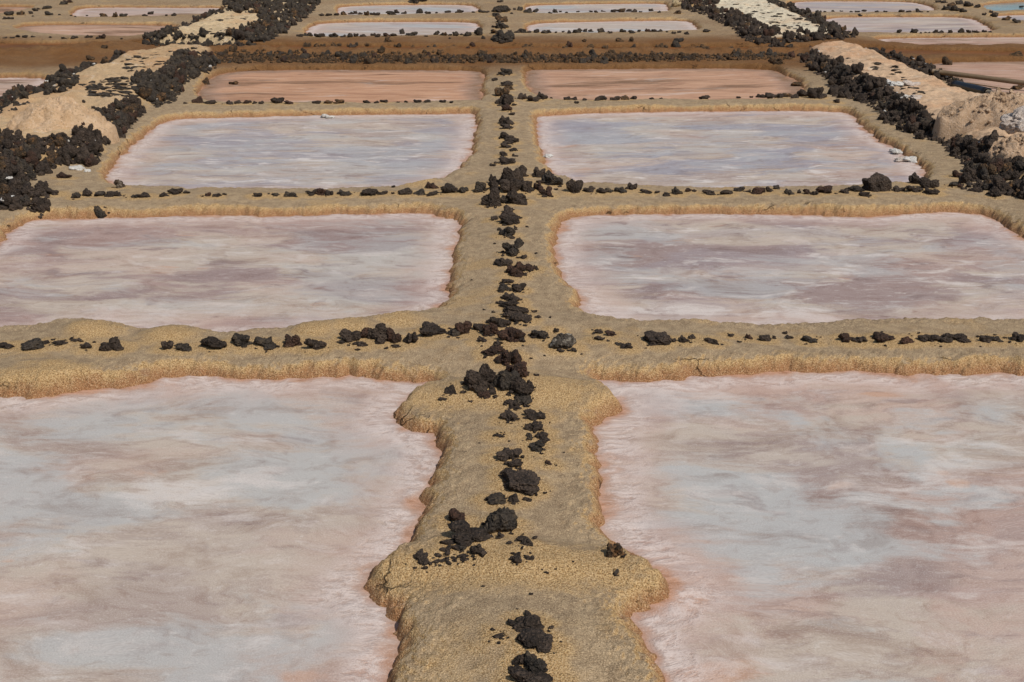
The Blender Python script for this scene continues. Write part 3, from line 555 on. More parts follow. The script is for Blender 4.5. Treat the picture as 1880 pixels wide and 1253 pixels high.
RIDGES = [   # name, centre lines (pixels), label
 ('central_ridge', [(975,1400),(950,1100),(945,900),(930,650),(930,380),(925,350),(920,125)], 'long brown mud ridge with a spine of lava stones running up the middle'),
 ('central_ridge', [(922,86),(920,40),(918,-40)], 'grey mud ridge with stone spine continuing beyond the brown canal'),
 ('cross_ridge', [(-250,640),(400,640),(830,640)], 'nearest left cross ridge of yellow mud carrying a row of lava stones'),
 ('cross_ridge', [(1060,640),(1500,640),(2150,635)], 'nearest right cross ridge of yellow mud carrying a row of small stones'),
 ('cross_ridge', [(100,372),(500,372),(850,368)], 'second left cross ridge of grey-brown mud below the lilac pan'),
 ('cross_ridge', [(1050,368),(1500,370),(1800,372)], 'second right cross ridge of grey-brown mud below the lilac pan'),
 ('cross_ridge', [(340,196),(870,196)], 'third left cross ridge, thin and straight in front of the orange-pink pan'),
 ('cross_ridge', [(985,193),(1540,193)], 'third right cross ridge, thin and straight in front of the orange-pink pan'),
 ('canal_bank', [(385,120),(880,121)], 'dark brown mud bank left of the central ridge in front of the canal'),
 ('canal_bank', [(960,120),(1465,118)], 'dark brown mud bank right of the central ridge in front of the canal'),
 ('cross_ridge', [(545,75),(890,75)], 'left cross ridge of pale mud along the far side of the canal'),
 ('cross_ridge', [(945,73),(1340,73)], 'right cross ridge of pale mud along the far side of the canal'),
 ('cross_ridge', [(575,35),(885,33)], 'narrow left cross ridge between the two farthest left pans'),
 ('cross_ridge', [(950,31),(1280,30)], 'narrow right cross ridge between the two farthest right pans'),
 ('cross_ridge', [(600,3),(895,0)], 'left mud ridge behind the farthest left pan at the top edge'),
 ('cross_ridge', [(940,0),(1240,-2)], 'right mud ridge behind the farthest right pan at the top edge'),
 ('side_ridge', [(300,215),(230,262),(180,312),(110,345)], 'sloping mud edge between the lilac pan and the near left stone wall'),
 ('side_ridge', [(1562,196),(1610,240),(1700,300),(1760,345)], 'rounded mud ridge between the lilac pan and the near right stone wall'),
 ('side_ridge', [(385,135),(345,175)], 'short mud edge left of the orange-pink pan'), ('side_ridge', [(1455,132),(1505,178)], 'short crumbling mud edge right of the orange-pink pan'),
 ('side_ridge', [(560,48),(606,8)], 'pale mud strip beside the far left stone wall'), ('side_ridge', [(1310,62),(1245,8)], 'pale mud strip beside the far right stone wall'),
 ('side_ridge', [(40,400),(-60,450),(-300,465)], 'mud lump at the left picture edge below the stone wall'), ('side_ridge', [(1850,392),(1920,440),(2150,515)], 'mud corner at the right picture edge below the stone wall'),
 ('canal_bank', [(-300,118),(120,112),(215,98)], 'broad brown bank at the far left in front of the canal'), ('canal_bank', [(1610,106),(1900,108),(2100,110)], 'dark brown bank at the far right in front of the canal'),
 ('cross_ridge', [(-300,72),(250,74)], 'yellowish mud ridge at the far left along the canal'), ('cross_ridge', [(-300,38),(60,38),(330,39)], 'yellowish mud ridge at the far left between two pans'),
 ('side_ridge', [(-60,52),(30,40),(120,2)], 'grey mud path slanting through the top left corner'), ('cross_ridge', [(150,5),(420,6)], 'mud ridge at the top left picture edge'),
 ('cross_ridge', [(1590,66),(1860,66),(2100,64)], 'low mud ridge at the far right between two pink pans'), ('cross_ridge', [(1480,28),(1760,28)], 'thin mud ridge at the top right between lilac pans'),
 ('side_ridge', [(1735,6),(1790,30),(1880,55),(2100,120)], 'grey mud path slanting through the top right corner'), ('cross_ridge', [(1430,-4),(1700,-2)], 'mud ridge at the top right picture edge'),
 ('cross_ridge', [(1800,24),(1880,23),(2100,21)], 'pale mud ridge below the blue pool'),
 ('cross_ridge', [(1790,4),(1880,-2),(2100,-14)], 'mud ridge behind the blue pool at the top right edge'),
]
CW_INFO = {'LN': ('causeway', 'sandy causeway between two lava walls at the left, near side of the canal', (.64, .44, .25), .85),
           'LF': ('causeway', 'cream sandy causeway between lava walls at the left beyond the canal', (.70, .53, .32), .95),
           'RN': ('causeway', 'pinkish sandy causeway between two lava walls at the right, near side of the canal', (.70, .48, .31), .92),
           'RF': ('causeway', 'pale white sandy causeway between lava walls at the right beyond the canal', (.76, .67, .50), 1.)}
dist = np.full(len(FF), 1e9); own = np.zeros(len(FF), int)
for i, (n, l, lab) in enumerate(RIDGES):
    P = to_world([(q[0], q[1], .1) for q in l]); q = line_dist(P, fx, fy); m = q < dist; dist[m] = q[m]; own[m] = i
for j, (k, (P, h)) in enumerate(CAUSEW.items()):
    m = (fx > P[:, 0].min()) & (fx < P[:, 0].max()) & (fy > P[:, 1].min()) & (fy < P[:, 1].max())
    w = np.where(m)[0]; w = w[poly_dist(P, fx[w], fy[w]) < 0]; own[w] = len(RIDGES) + j
def cut(name, faces, mat):
    ids, inv = np.unique(faces, return_inverse=True)
    return make_mesh(name, VV[ids], inv.reshape(-1, 4), {'edge': ed[ids], 'brown': br[ids], 'near_stone': stn[ids], 'fill': ca[ids]}, NRM[ids], mat)
for i, (n, l, lab) in enumerate(RIDGES):
    f = FF[own == i]
    if len(f): tag(link(n, cut(n, f, MUD)), lab, 'mud bank' if n == 'canal_bank' else 'mud ridge', {'central_ridge': 'central mud ridges', 'cross_ridge': 'cross ridges between the pans', 'side_ridge': 'mud edges at the sides', 'canal_bank': 'banks of the canal'}[n])
for j, k in enumerate(CAUSEW):
    n, lab, c, amt = CW_INFO[k]; f = FF[own == len(RIDGES) + j]
    tag(link(n, cut(n, f, mud_material('mud_fill_' + k, c, amt))), lab, 'causeway', 'sandy causeways between the walls')
# wide base sheet below everything, out to the horizon
g = make_mesh('ground', np.array([(-3000, -200, -.5), (3000, -200, -.5), (3000, 4000, -.5), (-3000, 4000, -.5)], float), np.array([[0, 1, 2, 3]]),
              mat=grain_material('plain_earth', (.30, .20, .10), (.42, .30, .17), scale=.2))
tag(link('ground', g), kind='structure')

# ------------------------------------------------------------------ salt pans and water
PAN_INFO = {   # label, material
 'P1L': ('nearest left salt pan, large, milky grey and pink', dict(hairy=0.3, mauve=.45, warm=.35, cool=.75, lilac=.0, white=.55, dark=.45, orange=.1, streak=.85)),
 'P1R': ('nearest right salt pan, large, pink and blue-grey with orange patches', dict(hairy=0.32, mauve=.75, warm=.6, cool=.85, lilac=.1, white=.5, dark=.5, orange=.6, streak=.85)),
 'P2L': ('second left salt pan, brownish grey and cream', dict(hairy=.36, mauve=1., warm=.35, cool=.45, lilac=.0, white=.4, dark=.7, orange=.35, scale=1.25, streak=.95)),
 'P2R': ('second right salt pan, mauve and white marbled', dict(hairy=.38, mauve=.95, warm=.35, cool=.55, lilac=.3, white=.7, dark=.8, orange=.15, scale=1.25, streak=.95)),
 'P3L': ('third left salt pan, lilac grey streaked with white', dict(mauve=.5, warm=.2, cool=.5, lilac=.7, white=.8, dark=.55, orange=.2, scale=1.5, streak=1.25)),
 'P3R': ('third right salt pan, lilac blue streaked with white', dict(mauve=.6, warm=.35, cool=.45, lilac=.85, white=.8, dark=.55, orange=.15, scale=1.5, streak=1.25)),
 'P4L': ('left orange-pink pan with brown streaks before the canal', dict(warm=.6, cool=.0, lilac=0., white=.1, brown=.95, streak=2.)),
 'P4R': ('right orange-pink pan with a dark smear before the canal', dict(warm=.6, cool=.0, lilac=0., white=.15, brown=.85, streak=2.)),
 'P4FL': ('pale pink pan at the left picture edge beyond the stone wall', dict(warm=.8, cool=.1, lilac=.2, white=.2, brown=.4, streak=2.)),
 'P4FR': ('brownish pink pan with pipes at the right picture edge', dict(mauve=.8, warm=.5, cool=.0, lilac=.2, white=.2, brown=.6, streak=2.)),
 'P5L': ('left white-lilac pan just beyond the canal', dict(mauve=.2, warm=.4, cool=.9, lilac=.3, white=.6, dark=.2, streak=2.)),
 'P5R': ('right bluish white pan just beyond the canal', dict(mauve=.0, warm=.0, cool=1., lilac=.2, white=.9, dark=.0, orange=0., streak=2.)),
 'P6L': ('farthest left pan, bluish white', dict(mauve=.2, warm=.1, cool=1., lilac=.4, white=.7, dark=.1, orange=0., streak=2.)),
 'P6R': ('farthest right pan, bluish white', dict(mauve=.1, warm=.0, cool=1., lilac=.4, white=.7, dark=.0, orange=0., streak=2.)),
 'P5FL': ('orange-pink pan at the far left beyond the canal', dict(warm=.7, cool=.0, white=.3, brown=.7, streak=2.)),
 'P6FL': ('narrow lilac-pink pan at the top left', dict(warm=.6, cool=.5, white=.5, brown=.2, streak=2.)),
 'P7FL': ('orange pan in the top left corner', dict(warm=.7, cool=.0, white=.1, brown=.95, streak=2.)),
 'P6FR': ('lilac pan at the top right edge of the picture', dict(mauve=.6, warm=.3, cool=.4, lilac=.7, white=.4, dark=.3, streak=2.)),
 'P5FR': ('mauve pan at the far right beyond the white causeway', dict(mauve=.9, warm=.5, cool=.3, lilac=.4, white=.4, dark=.3, streak=2.)),
 'P4FX': ('narrow brownish pink pan at the far right along the canal', dict(mauve=.8, warm=.7, cool=.0, white=.4, brown=.4, streak=2.)),
 'P7FR': ('small lilac pan at the right edge below the blue pool', dict(mauve=.6, warm=.4, cool=.4, lilac=.5, white=.4, streak=2.)),
}
st = 2
sub = np.ix_(np.arange(0, rows, st), np.arange(0, colsN, st)); Xs, Ys, Es = XX[sub], YY[sub], ed.reshape(rows, colsN)[sub]
r2, c2 = Xs.shape; id2 = np.arange(r2 * c2).reshape(r2, c2)
F2 = np.stack([id2[:-1, :-1], id2[:-1, 1:], id2[1:, 1:], id2[1:, :-1]], 2).reshape(-1, 4)
X2, Y2, E2 = Xs.ravel(), Ys.ravel(), Es.ravel()
Z2 = .004 * noise2(X2 * 9, Y2 * 9, 41) * sstep(-.4, -.05, E2) + .010 * np.maximum(0, noise2(X2 * 5, Y2 * 5, 42)) * sstep(-.22, -.06, E2)
ZONES = {   # where the photograph shows each tint: x, y, half width, half height (pixels), weight
 'zone_cool': [(120,800,150,60,.8),(480,760,220,45,.8),(570,870,190,80,1),(250,930,130,50,.7),(180,1190,130,25,1),(30,905,60,40,1),(620,1160,40,18,1),(1500,735,90,22,1),(1340,860,160,80,1),(1290,950,120,45,.9),(1490,790,190,40,1),(1650,820,60,25,1),(1540,1000,60,28,1.2),(1730,755,170,22,.9),(1395,1053,34,18,1),(1215,963,60,10,1),(720,465,95,40,1),(680,530,70,25,.8),(400,490,90,22,.6),(205,528,30,9,1),(1150,432,90,13,1),(1400,462,160,28,.9),(1580,480,100,25,.7),(1260,520,70,18,.7),(480,272,150,20,.9),(650,302,170,22,1),(800,262,55,28,.8),(1120,252,115,22,1),(1330,240,140,12,1),(1250,282,160,18,.8),(1500,272,60,18,.5)],
 'zone_warm': [(650,740,110,28,1),(700,1080,90,90,1),(450,1190,260,60,.8),(100,1040,130,55,.6),(1300,715,260,24,1),(1330,1180,160,80,1),(1420,1100,170,40,.8),(1750,1170,200,70,.8),(1260,1100,70,60,1),(130,480,170,55,.8),(400,410,400,10,1),(1760,450,130,45,.8),(1300,570,260,16,.8),(1250,213,280,7,1),(1590,290,100,36,1),(500,223,260,6,.8),(240,295,50,36,.8),(1780,890,170,50,.7)],
 'zone_orange': [(1520,885,60,20,1.1),(1450,905,40,14,.8),(1425,728,40,9,.9),(1620,725,45,6,.8),(1255,1095,45,25,1),(1305,1240,80,22,1.1),(1335,1062,34,14,.7),(695,1225,60,40,1),(575,1243,70,20,.9),(330,492,70,12,.6),(1730,868,18,6,1),(1755,888,24,8,.9),(20,1030,25,6,1),(620,600,120,6,.5)],
 'zone_white': [(330,905,110,30,.9),(500,945,80,25,.5),(170,990,80,20,.5),(1750,872,160,38,.9),(1790,925,120,26,.7),(1320,722,45,6,1),(1450,1175,320,22,.6),(1240,770,30,60,.6),(250,582,220,12,1),(520,568,130,12,.8),(430,472,130,14,.6),(1360,572,230,12,1),(1560,500,70,18,.7),(1720,505,110,18,.7),(1880,560,90,16,.6),(500,335,170,7,.8),(850,300,16,26,1),(1450,330,180,7,.6),(1010,300,14,20,1),(620,290,120,8,.6)],
 'zone_dark': [(1500,532,210,22,1),(1250,462,160,26,.9),(1640,490,100,18,1),(1300,540,120,14,.8),(150,440,210,20,1),(600,420,210,18,.9),(420,542,110,10,.9),(1450,1125,210,36,.9),(1700,1090,180,50,1),(1165,880,36,70,.7),(150,1150,150,40,.5),(600,1120,90,18,.7),(90,860,60,20,.6),(1190,740,70,30,.6),(370,262,100,13,1),(1420,252,80,10,.6),(560,320,120,9,.6)],
}
zone_v = {}
for zn, bl in ZONES.items():
    a = np.zeros(X2.size)
    for (bx, by, rx, ry, wt) in bl:
        gx, gy = ground(bx, by, 0.); pm = float(pix_m(gx, gy)); al = math.atan2(CAM_H, float(gy)); ax = rx * pm; ay = ry * pm / math.sin(al)
        m = (np.abs(X2 - gx) < 2.2 * ax) & (np.abs(Y2 - gy) < 2.2 * ay)
        q = ((X2[m] - gx) / ax) ** 2 + ((Y2[m] - gy) / ay) ** 2; a[m] = np.maximum(a[m], wt * np.exp(-q * .9))
    zone_v[zn] = a
for i, (k, P) in enumerate(PANW.items()):
    q = np.full(X2.size, 9.); m = (X2 > P[:, 0].min() - .5) & (X2 < P[:, 0].max() + .5) & (Y2 > P[:, 1].min() - .5) & (Y2 < P[:, 1].max() + .5)
    q[m] = poly_dist(P, X2[m], Y2[m])
    f = F2[(q[F2] < .16).any(1)]
    if not len(f): continue
    ids, inv = np.unique(f, return_inverse=True)
    lvl = .02 if k == 'CAN' else 0.
    V = np.stack([X2[ids], Y2[ids], (Z2[ids] if k not in ('CAN', 'POOL') else 0 * ids) + lvl], 1); n = 'canal_water' if k == 'CAN' else 'pool_water' if k == 'POOL' else 'salt_pan'
    mat = water_material('canal_mud_water', (.22, .088, .024), .55) if k == 'CAN' else water_material('pool_blue', (.20, .36, .42), .12) if k == 'POOL' else salt_material('salt_' + k, 50 + i, **PAN_INFO[k][1])
    o = link(n, make_mesh(n, V, inv.reshape(-1, 4), {'edge': E2[ids], **{zn: zv[ids] for zn, zv in zone_v.items()}}, None, mat))
    if k in ('CAN', 'POOL'): tag(o, kind='structure')
    else: tag(o, PAN_INFO[k][0], 'salt pan', 'salt pans')

# ------------------------------------------------------------------ loose stones
DUST = (.27, .18, .095)
LOOSE = lava_material('lava_loose', low=DUST); LOOSE_DUST = lava_material('lava_loose_dusty', (.031, .025, .0195), (.078, .062, .048), (.13, .095, .06), .6, low=DUST); LOOSE_RUST = lava_material('lava_loose_rust', (.036, .021, .014), (.105, .052, .033), low=DUST)
MATS = {'rust': LAVA_RUST, 'white': LAVA_WHITE, 'white2': LAVA_DUST, 'tan': LAVA_TAN, 'brown': LAVA_BROWN, 'tanround': grain_material('clay_lump', (.36, .27, .15), (.45, .34, .19)), 'tall': LAVA_DUST, 'lone': LAVA_BROWN}
def stone_transform(o, x, y, z, w, h, kind, r, deep=1.):
    m = pix_m(x, y, z); al = math.atan2(CAM_H - z, y); sx = w * m; sy = sx * r.uniform(.75, 1.0) * deep
    if kind == 'f': sz = .30 * sx; sy = max(.5 * sx, min(1.1 * sx, h * m / math.sin(al) * .7))
    else:
        sz = (h * m - .45 * sy * math.sin(al)) / math.cos(al); sz = min(max(sz, .36 * sx), 1.35 * sx)
        if sz == .36 * sx: sy = max(.45 * sx, min(sy, (h * m - sz * .8 * math.cos(al)) / (.5 * math.sin(al))))
    o.location = (x, y + .42 * sy, z - (.16 if kind != 'f' else .16) * sz); o.scale = (sx * 1.06, sy * 1.06, sz * 1.06)
    o.rotation_euler = (r.uniform(-.1, .1), r.uniform(-.12, .12), r.choice((0, math.pi)) + r.uniform(-.35, .35))
nvar = 0
for name, lst, key, phrase, group in GROUPS:
    (x, y, z), a = place_list(lst); order = sorted(range(len(lst)), key=lambda i: -a[i, 1] if key == 'y' and name != 'SP_HERO' else a[i, 1] if key == 'y' else a[i, 0])
    if name == 'ODD': order = [i for i in order if lst[i][4] == 'brown'] + [i for i in order if lst[i][4] != 'brown']
    for rank, i in enumerate(order):
        s = lst[i]; kind = s[4] if len(s) > 4 else ''; r = random.Random(hash((name, i)) if False else i * 31 + len(name) * 7 + int(s[0]))
        mat = MATS.get(kind, LOOSE if y[i] < 30 else LOOSE_DUST)
        if kind == '' and r.random() < .38: mat = LAVA_BROWN if y[i] > 26 and r.random() < .6 else LOOSE_RUST if r.random() < .4 else LOOSE_DUST
        shape = 'block' if kind in ('block', 'slab', 'smooth') else 'round'
        nv = 18 if s[2] > 16 else 10
        me = stone_mesh(shape, nvar % nv, mat, 5 if s[2] > 26 else 4 if s[2] > 11 else 3); nvar += 1
        o = link('lava_stone' if kind != 'tanround' else 'mud_boulder', me); stone_transform(o, x[i], y[i], z[i], s[2], s[3], kind, r, 1.3 if name[:2] == 'SP' and name != 'SP_HERO' else 1.)
        lab = phrase.format(ordinal(rank + 1))
        if kind in SPECIAL:
            lab = SPECIAL[kind].format('at the front of the first ridge crossing' if name == 'J1' else 'between dark ones on the near left cross ridge')
        tag(o, lab, 'stone', group)

# stones too small to pick apart, with the chips that lie round the larger ones
def joined(name, items, sub, mat, parent=None, nvar=6):
    Vs, Fs, off = [], [], 0; base = [stone_shape(900 + i, sub, 5, 1.) for i in range(nvar)]
    for k, (x, y, z, sx, sy, sz, rz) in enumerate(items):
        P, F = base[k % nvar]; c, s = math.cos(rz), math.sin(rz)
        Q = np.stack([(P[:, 0] * c - P[:, 1] * s) * sx + x, (P[:, 0] * s + P[:, 1] * c) * sy + y, P[:, 2] * sz + z], 1)
        Vs.append(Q); Fs.append(F + off); off += len(P)
    return link(name, make_mesh(name, np.concatenate(Vs), np.concatenate(Fs), mat=mat), parent)
a = np.array(TINY, float); x, y, z = settle(a[:, 0], a[:, 1]); m = pix_m(x, y)
items = [(x[i], y[i] + .3 * a[i, 2] * m[i], z[i], a[i, 2] * m[i], a[i, 2] * m[i] * .8, max(.35 * a[i, 2] * m[i], a[i, 3] * m[i] * .8), random.uniform(0, 6)) for i in range(len(a))]
cx, cy, cs = [], [], []
for (sx, sy, r, sp_) in PLACED:
    if sp_:   # crumbled fragments packed round the stones of the spine
        for _ in range(7):
            t = random.uniform(0, 6.28); q = r * random.uniform(.6, 1.25); cx.append(sx + q * math.cos(t) * .9); cy.append(sy + q * math.sin(t) * 1.3); cs.append(random.uniform(.2, .6) * r)
    for _ in range(random.choice((0, 1, 2, 3, 5))):
        t = random.uniform(0, 6.28); q = r * random.uniform(.9, 1.8) + .02; cx.append(sx + q * math.cos(t)); cy.append(sy + q * math.sin(t)); cs.append(.007 + .034 * random.random() ** 3)
cx, cy, cs = map(np.array, (cx, cy, cs)); cz = terrain(cx, cy)
items += [(cx[i], cy[i], cz[i], cs[i] * random.uniform(.8, 1.5), cs[i], cs[i] * .5, random.uniform(0, 6)) for i in range(len(cx)) if cz[i] > .04]
tag(joined('lava_chips', items, 2, LAVA), 'tiny black lava chips strewn round the stones on the ridges', 'gravel', kind='stuff')

# ------------------------------------------------------------------ lava walls of piled stones
SALT = grain_material('white_salt', (.66, .60, .52), (.80, .78, .74), (.86, .84, .80), 1.2)
WALLS = [   # outline of the stones as seen, stone size range (m), material, label
 ('dry_stone_wall', [(151,187),(185,202),(240,182),(268,206),(254,220),(223,254),(185,268),(178,305),(154,302),(110,299),(86,316),(50,340),(88,350),(86,398),(62,395),(45,384),(0,388),(-60,405),(-60,250),(0,247),(20,245),(41,257),(103,254),(130,261),(137,244),(172,223),(185,206)], (.11, .26), LAVA, 'big black lava stone wall at the left picture edge in front of the salt heap'),
 ('dry_stone_wall', [(240,151),(292,130),(326,100),(364,91),(395,103),(398,127),(367,137),(340,154),(326,185),(285,199),(261,178)], (.11, .26), LAVA_DUST, 'black lava stone wall left of the orange-pink pan, reaching the canal'),
 ('dry_stone_wall', [(-40,203),(0,185),(20,168),(51,165),(79,158),(113,134),(137,127),(171,118),(199,113),(220,96),(238,97),(202,118),(151,134),(144,151),(123,168),(69,182),(20,206),(-40,228)], (.11, .26), LAVA_DUST, 'grey lava stone wall along the left side of the near left causeway'),
 ('dry_stone_wall', [(422,-8),(596,-8),(594,0),(580,17),(563,34),(542,45),(522,62),(487,79),(456,86),(422,86),(388,82),(388,72),(422,69),(443,55),(474,38),(477,26),(429,24),(408,15),(422,0)], (.16, .33), LAVA_DUST, 'broad dark lava stone wall at the top left beside the farthest pans'),
 ('dry_stone_wall', [(257,83),(271,65),(292,57),(340,48),(374,27),(405,17),(412,24),(367,39),(329,58),(309,69),(388,70),(388,83)], (.11, .26), LAVA_DUST, 'low grey lava stone wall at the left edge of the cream causeway'),
 ('dry_stone_wall', [(1463,103),(1494,91),(1515,106),(1542,117),(1569,130),(1593,148),(1621,161),(1648,172),(1672,192),(1696,206),(1714,223),(1755,244),(1789,261),(1823,261),(1830,285),(1880,302),(1950,325),(1950,390),(1880,364),(1823,360),(1755,347),(1768,329),(1775,309),(1748,285),(1717,261),(1683,254),(1648,237),(1614,223),(1611,202),(1569,185),(1532,178),(1521,161),(1525,148),(1501,137),(1477,120)], (.11, .26), LAVA, 'long black lava stone wall slanting down the right side of the lilac pan'),
 ('dry_stone_wall', [(1580,91),(1611,94),(1652,104),(1672,108),(1714,125),(1727,135),(1765,152),(1778,165),(1751,163),(1731,150),(1700,139),(1659,129),(1642,112),(1604,101)], (.11, .26), LAVA, 'narrow black lava stone wall on the far side of the pinkish causeway'),
 ('dry_stone_wall', [(1250,-8),(1322,-8),(1315,17),(1353,21),(1388,41),(1412,51),(1432,65),(1494,65),(1539,51),(1569,65),(1576,70),(1535,74),(1446,79),(1412,86),(1384,81),(1357,69),(1340,51),(1298,31),(1250,17)], (.16, .33), LAVA, 'black lava stone wall at the front and left of the white causeway'),
 ('dry_stone_wall', [(1405,-8),(1432,4),(1473,20),(1494,26),(1515,40),(1539,50),(1552,62),(1515,58),(1487,44),(1446,19),(1408,7)], (.15, .31), LAVA_DUST, 'thin dark lava stone wall on the far right side of the white causeway'),
 ('canal_lining', [(395,98),(480,96),(620,97),(900,100),(1240,98),(1400,96),(1455,98),(1450,110),(1300,112),(1100,116),(900,116),(700,117),(520,116),(400,116)], (.10, .26), LAVA_BROWN, 'long lining of mud-coated lava stones along the near side of the canal'),
 ('canal_edging', [(540,82),(700,80),(890,84),(1000,83),(1200,81),(1350,82),(1360,88),(1200,89),(900,90),(700,89),(540,88)], (.16, .30), LAVA_BROWN, 'row of brown mud-caked stones along the far side of the canal'),
]
def inside(P, x, y):
    A = np.array(P, float); B = np.roll(A, -1, 0); c = np.zeros(len(x), bool)
    for (ax, ay), (bx, by) in zip(A, B):
        if ay != by: c ^= ((ay > y) != (by > y)) & (x < (bx - ax) * (y - ay) / (by - ay) + ax)
    return c
def scatter(P, size, kx, ky, r):
    A = np.array(P, float); xs, ys = [], []; py = A[:, 1].min()
    while py < A[:, 1].max():
        m = float(pix_m(0, ground(940, max(py, -20), .2)[1], .2)); s = size / m; px = A[:, 0].min() + r.uniform(0, s)
        while px < A[:, 0].max():
            xs.append(px + r.uniform(-.4, .4) * s * kx); ys.append(py + r.uniform(-.5, .5) * s * ky); px += s * kx
        py += s * ky
    xs, ys = np.array(xs), np.array(ys); k = inside(P, xs, ys); return xs[k], ys[k]
for wi, (n, P, (s0, s1), mat, lab) in enumerate(WALLS):
    r = np.random.default_rng(300 + wi); mean = (s0 + s1) / 2
    kx, ky = (.62, .40) if n == 'dry_stone_wall' else (.80, .40) if n == 'canal_lining' else (.95, .5)
    px, py = scatter(P, mean, kx, ky, r); x, y, z = settle(px, py)
    root = link(n, None); root.location = (float(x.mean()), float(y.mean()), 0); root.empty_display_size = .2
    root['kind'] = 'thing'; tag(root, lab, 'stone wall' if n == 'dry_stone_wall' else 'stone edging', 'lava stone walls' if n == 'dry_stone_wall' else 'stone edges of the canal')
    off = np.array(root.location)
    sz = s0 * .8 + (s1 * 1.1 - s0 * .8) * r.random(len(x)) ** 1.5
    order = np.argsort(-sz / pix_m(x, y)); rest = []
    for rank, i in enumerate(order):
        h = sz[i] * r.uniform(.6, 1.0)
        if n == 'canal_edging' and r.random() < .35: continue
        if rank < 290:
            mt = mat if r.random() < .66 else [LAVA, LAVA_DUST, LAVA_DUST, LAVA_BROWN, LAVA_RUST][int(r.integers(0, 5))]
            o = link('stone', stone_mesh('round', int(r.integers(0, 12)), mt, 4 if y[i] < 26 else 3), root)
            o.location = (x[i] - off[0], y[i] - off[1], z[i] - (.12 if n == 'dry_stone_wall' else .3) * h); o.scale = (sz[i], sz[i] * r.uniform(.75, 1.), h)
            o.rotation_euler = (r.uniform(-.3, .3), r.uniform(-.3, .3), r.uniform(0, 6.28))
        else:
            rest.append((x[i] - off[0], y[i] - off[1], z[i] - .1 * h, sz[i], sz[i] * .85, h, r.uniform(0, 6.28)))
    # rubble packed between the stones
    qx, qy = scatter(P, mean * .62, .62, .42, r); x, y, z = settle(qx, qy)
    if n != 'canal_edging':
        for i in range(len(x)):
            s = mean * r.uniform(.35, .8); rest.append((x[i] - off[0], y[i] - off[1], z[i] - .25 * s, s, s * .85, s * .7, r.uniform(0, 6.28)))
    if n == 'dry_stone_wall' and y.mean() < 34:   # white salt caught between the stones
        it = []
        for i in r.choice(len(x), min(9, len(x)), replace=False):
            q = r.uniform(.02, .07); it.append((x[i] - off[0], y[i] - off[1], z[i] + .05, q * 1.4, q, q * .6, r.uniform(0, 6.28)))
        tag(joined('salt_crumbs', it, 2, SALT, root), kind='stuff')
    if rest: tag(joined('rubble', rest, 2, mat, root), kind='stuff')

# scattered gravel on the causeway tops
gx, gy = [], []
for P, dens in (([(150,150),(240,140),(262,178),(200,182),(145,172)], 110), ([(215,97),(360,95),(240,140),(225,120)], 40), ([(1330,3),(1420,10),(1500,45),(1440,60),(1380,30)], 90), ([(400,30),(470,28),(430,62),(320,65)], 30), ([(1510,100),(1640,120),(1720,180),(1640,165),(1560,125)], 40)):
    A = np.array(P); k = 0
    while k < dens:
        q = (random.uniform(A[:, 0].min(), A[:, 0].max()), random.uniform(A[:, 1].min(), A[:, 1].max()))
        if inside(P, np.array([q[0]]), np.array([q[1]]))[0]: gx.append(q[0]); gy.append(q[1]); k += 1
x, y, z = settle(np.array(gx), np.array(gy))
items = []
for i in range(len(x)):
    s = random.uniform(.05, .17); items.append((x[i], y[i], z[i] - .01, s * random.uniform(1, 2), s, s * .3, random.uniform(-.4, .4)))
tag(joined('causeway_gravel', items, 2, LAVA_DUST), 'dark lava gravel sprinkled over the sandy causeways', 'gravel', kind='stuff')

# ------------------------------------------------------------------ heaps, salt lumps, pipes
def heap(name, px, py, wpx, depth, height, mat, seed, rough=1., n=96, sharp=1.6):
    x, y, z = settle(np.array([float(px)]), np.array([float(py)])); x, y, z = float(x[0]), float(y[0]), float(z[0]); w = wpx * float(pix_m(x, y, z)) / 2
    t = np.linspace(0, 2 * math.pi, n, endpoint=False); q = np.linspace(0, 1, n // 2)
    Q, T = np.meshgrid(q, t, indexing='ij'); X = Q * np.cos(T) * w; Y = Q * np.sin(T) * depth
    k = 1 + .18 * noise2(np.cos(T) * 1.6 + seed, np.sin(T) * 1.6, seed); X, Y = X * k, Y * k
    h = (1 - Q ** sharp) ** 1.1
    Zh = height * h * (1 + .25 * noise2((X + seed) * 2, (Y + 3) * 2, seed)) + rough * (.05 * noise2(X * 4.5 + seed, Y * 4.5, seed + 1) + .035 * np.abs(noise2(X * 9, Y * 9 + seed, seed + 2)) + .022 * noise2(X * 22, Y * 22, seed + 3)) - .06 * Q - .5 * np.clip((Q - .9) / .1, 0, 1) ** 1.5
    I = np.arange(Q.size).reshape(Q.shape); J = np.roll(I, -1, 1)
    F = np.stack([I[:-1], I[1:], J[1:], J[:-1]], 2).reshape(-1, 4)
    o = link(name, make_mesh(name, np.stack([X.ravel(), Y.ravel(), Zh.ravel()], 1), F, mat=mat)); o.location = (x, y + depth * .8, z - .03)
    if rough > 2:   # clods lying on the slope
        rr = np.random.default_rng(seed); it = []
        for q in rr.choice(Q.size, 260):
            if .05 < Q.ravel()[q] < .93:
                sc = .02 + .08 * rr.random() ** 3; it.append((X.ravel()[q], Y.ravel()[q], Zh.ravel()[q] - .2 * sc, sc * 1.2, sc, sc * .8, rr.uniform(0, 6)))
        tag(joined('clods', it, 3, mat, o), kind='stuff')
    return o
HEAP = grain_material('salt_heap_tan', (.58, .37, .20), (.70, .49, .31), (.80, .66, .50))
HEAP2 = grain_material('salt_heap_coarse', (.50, .33, .20), (.66, .46, .30), (.80, .68, .55), 1.6)
SALTP = grain_material('pink_salt', (.62, .50, .42), (.74, .64, .56), (.82, .76, .70), 2.)
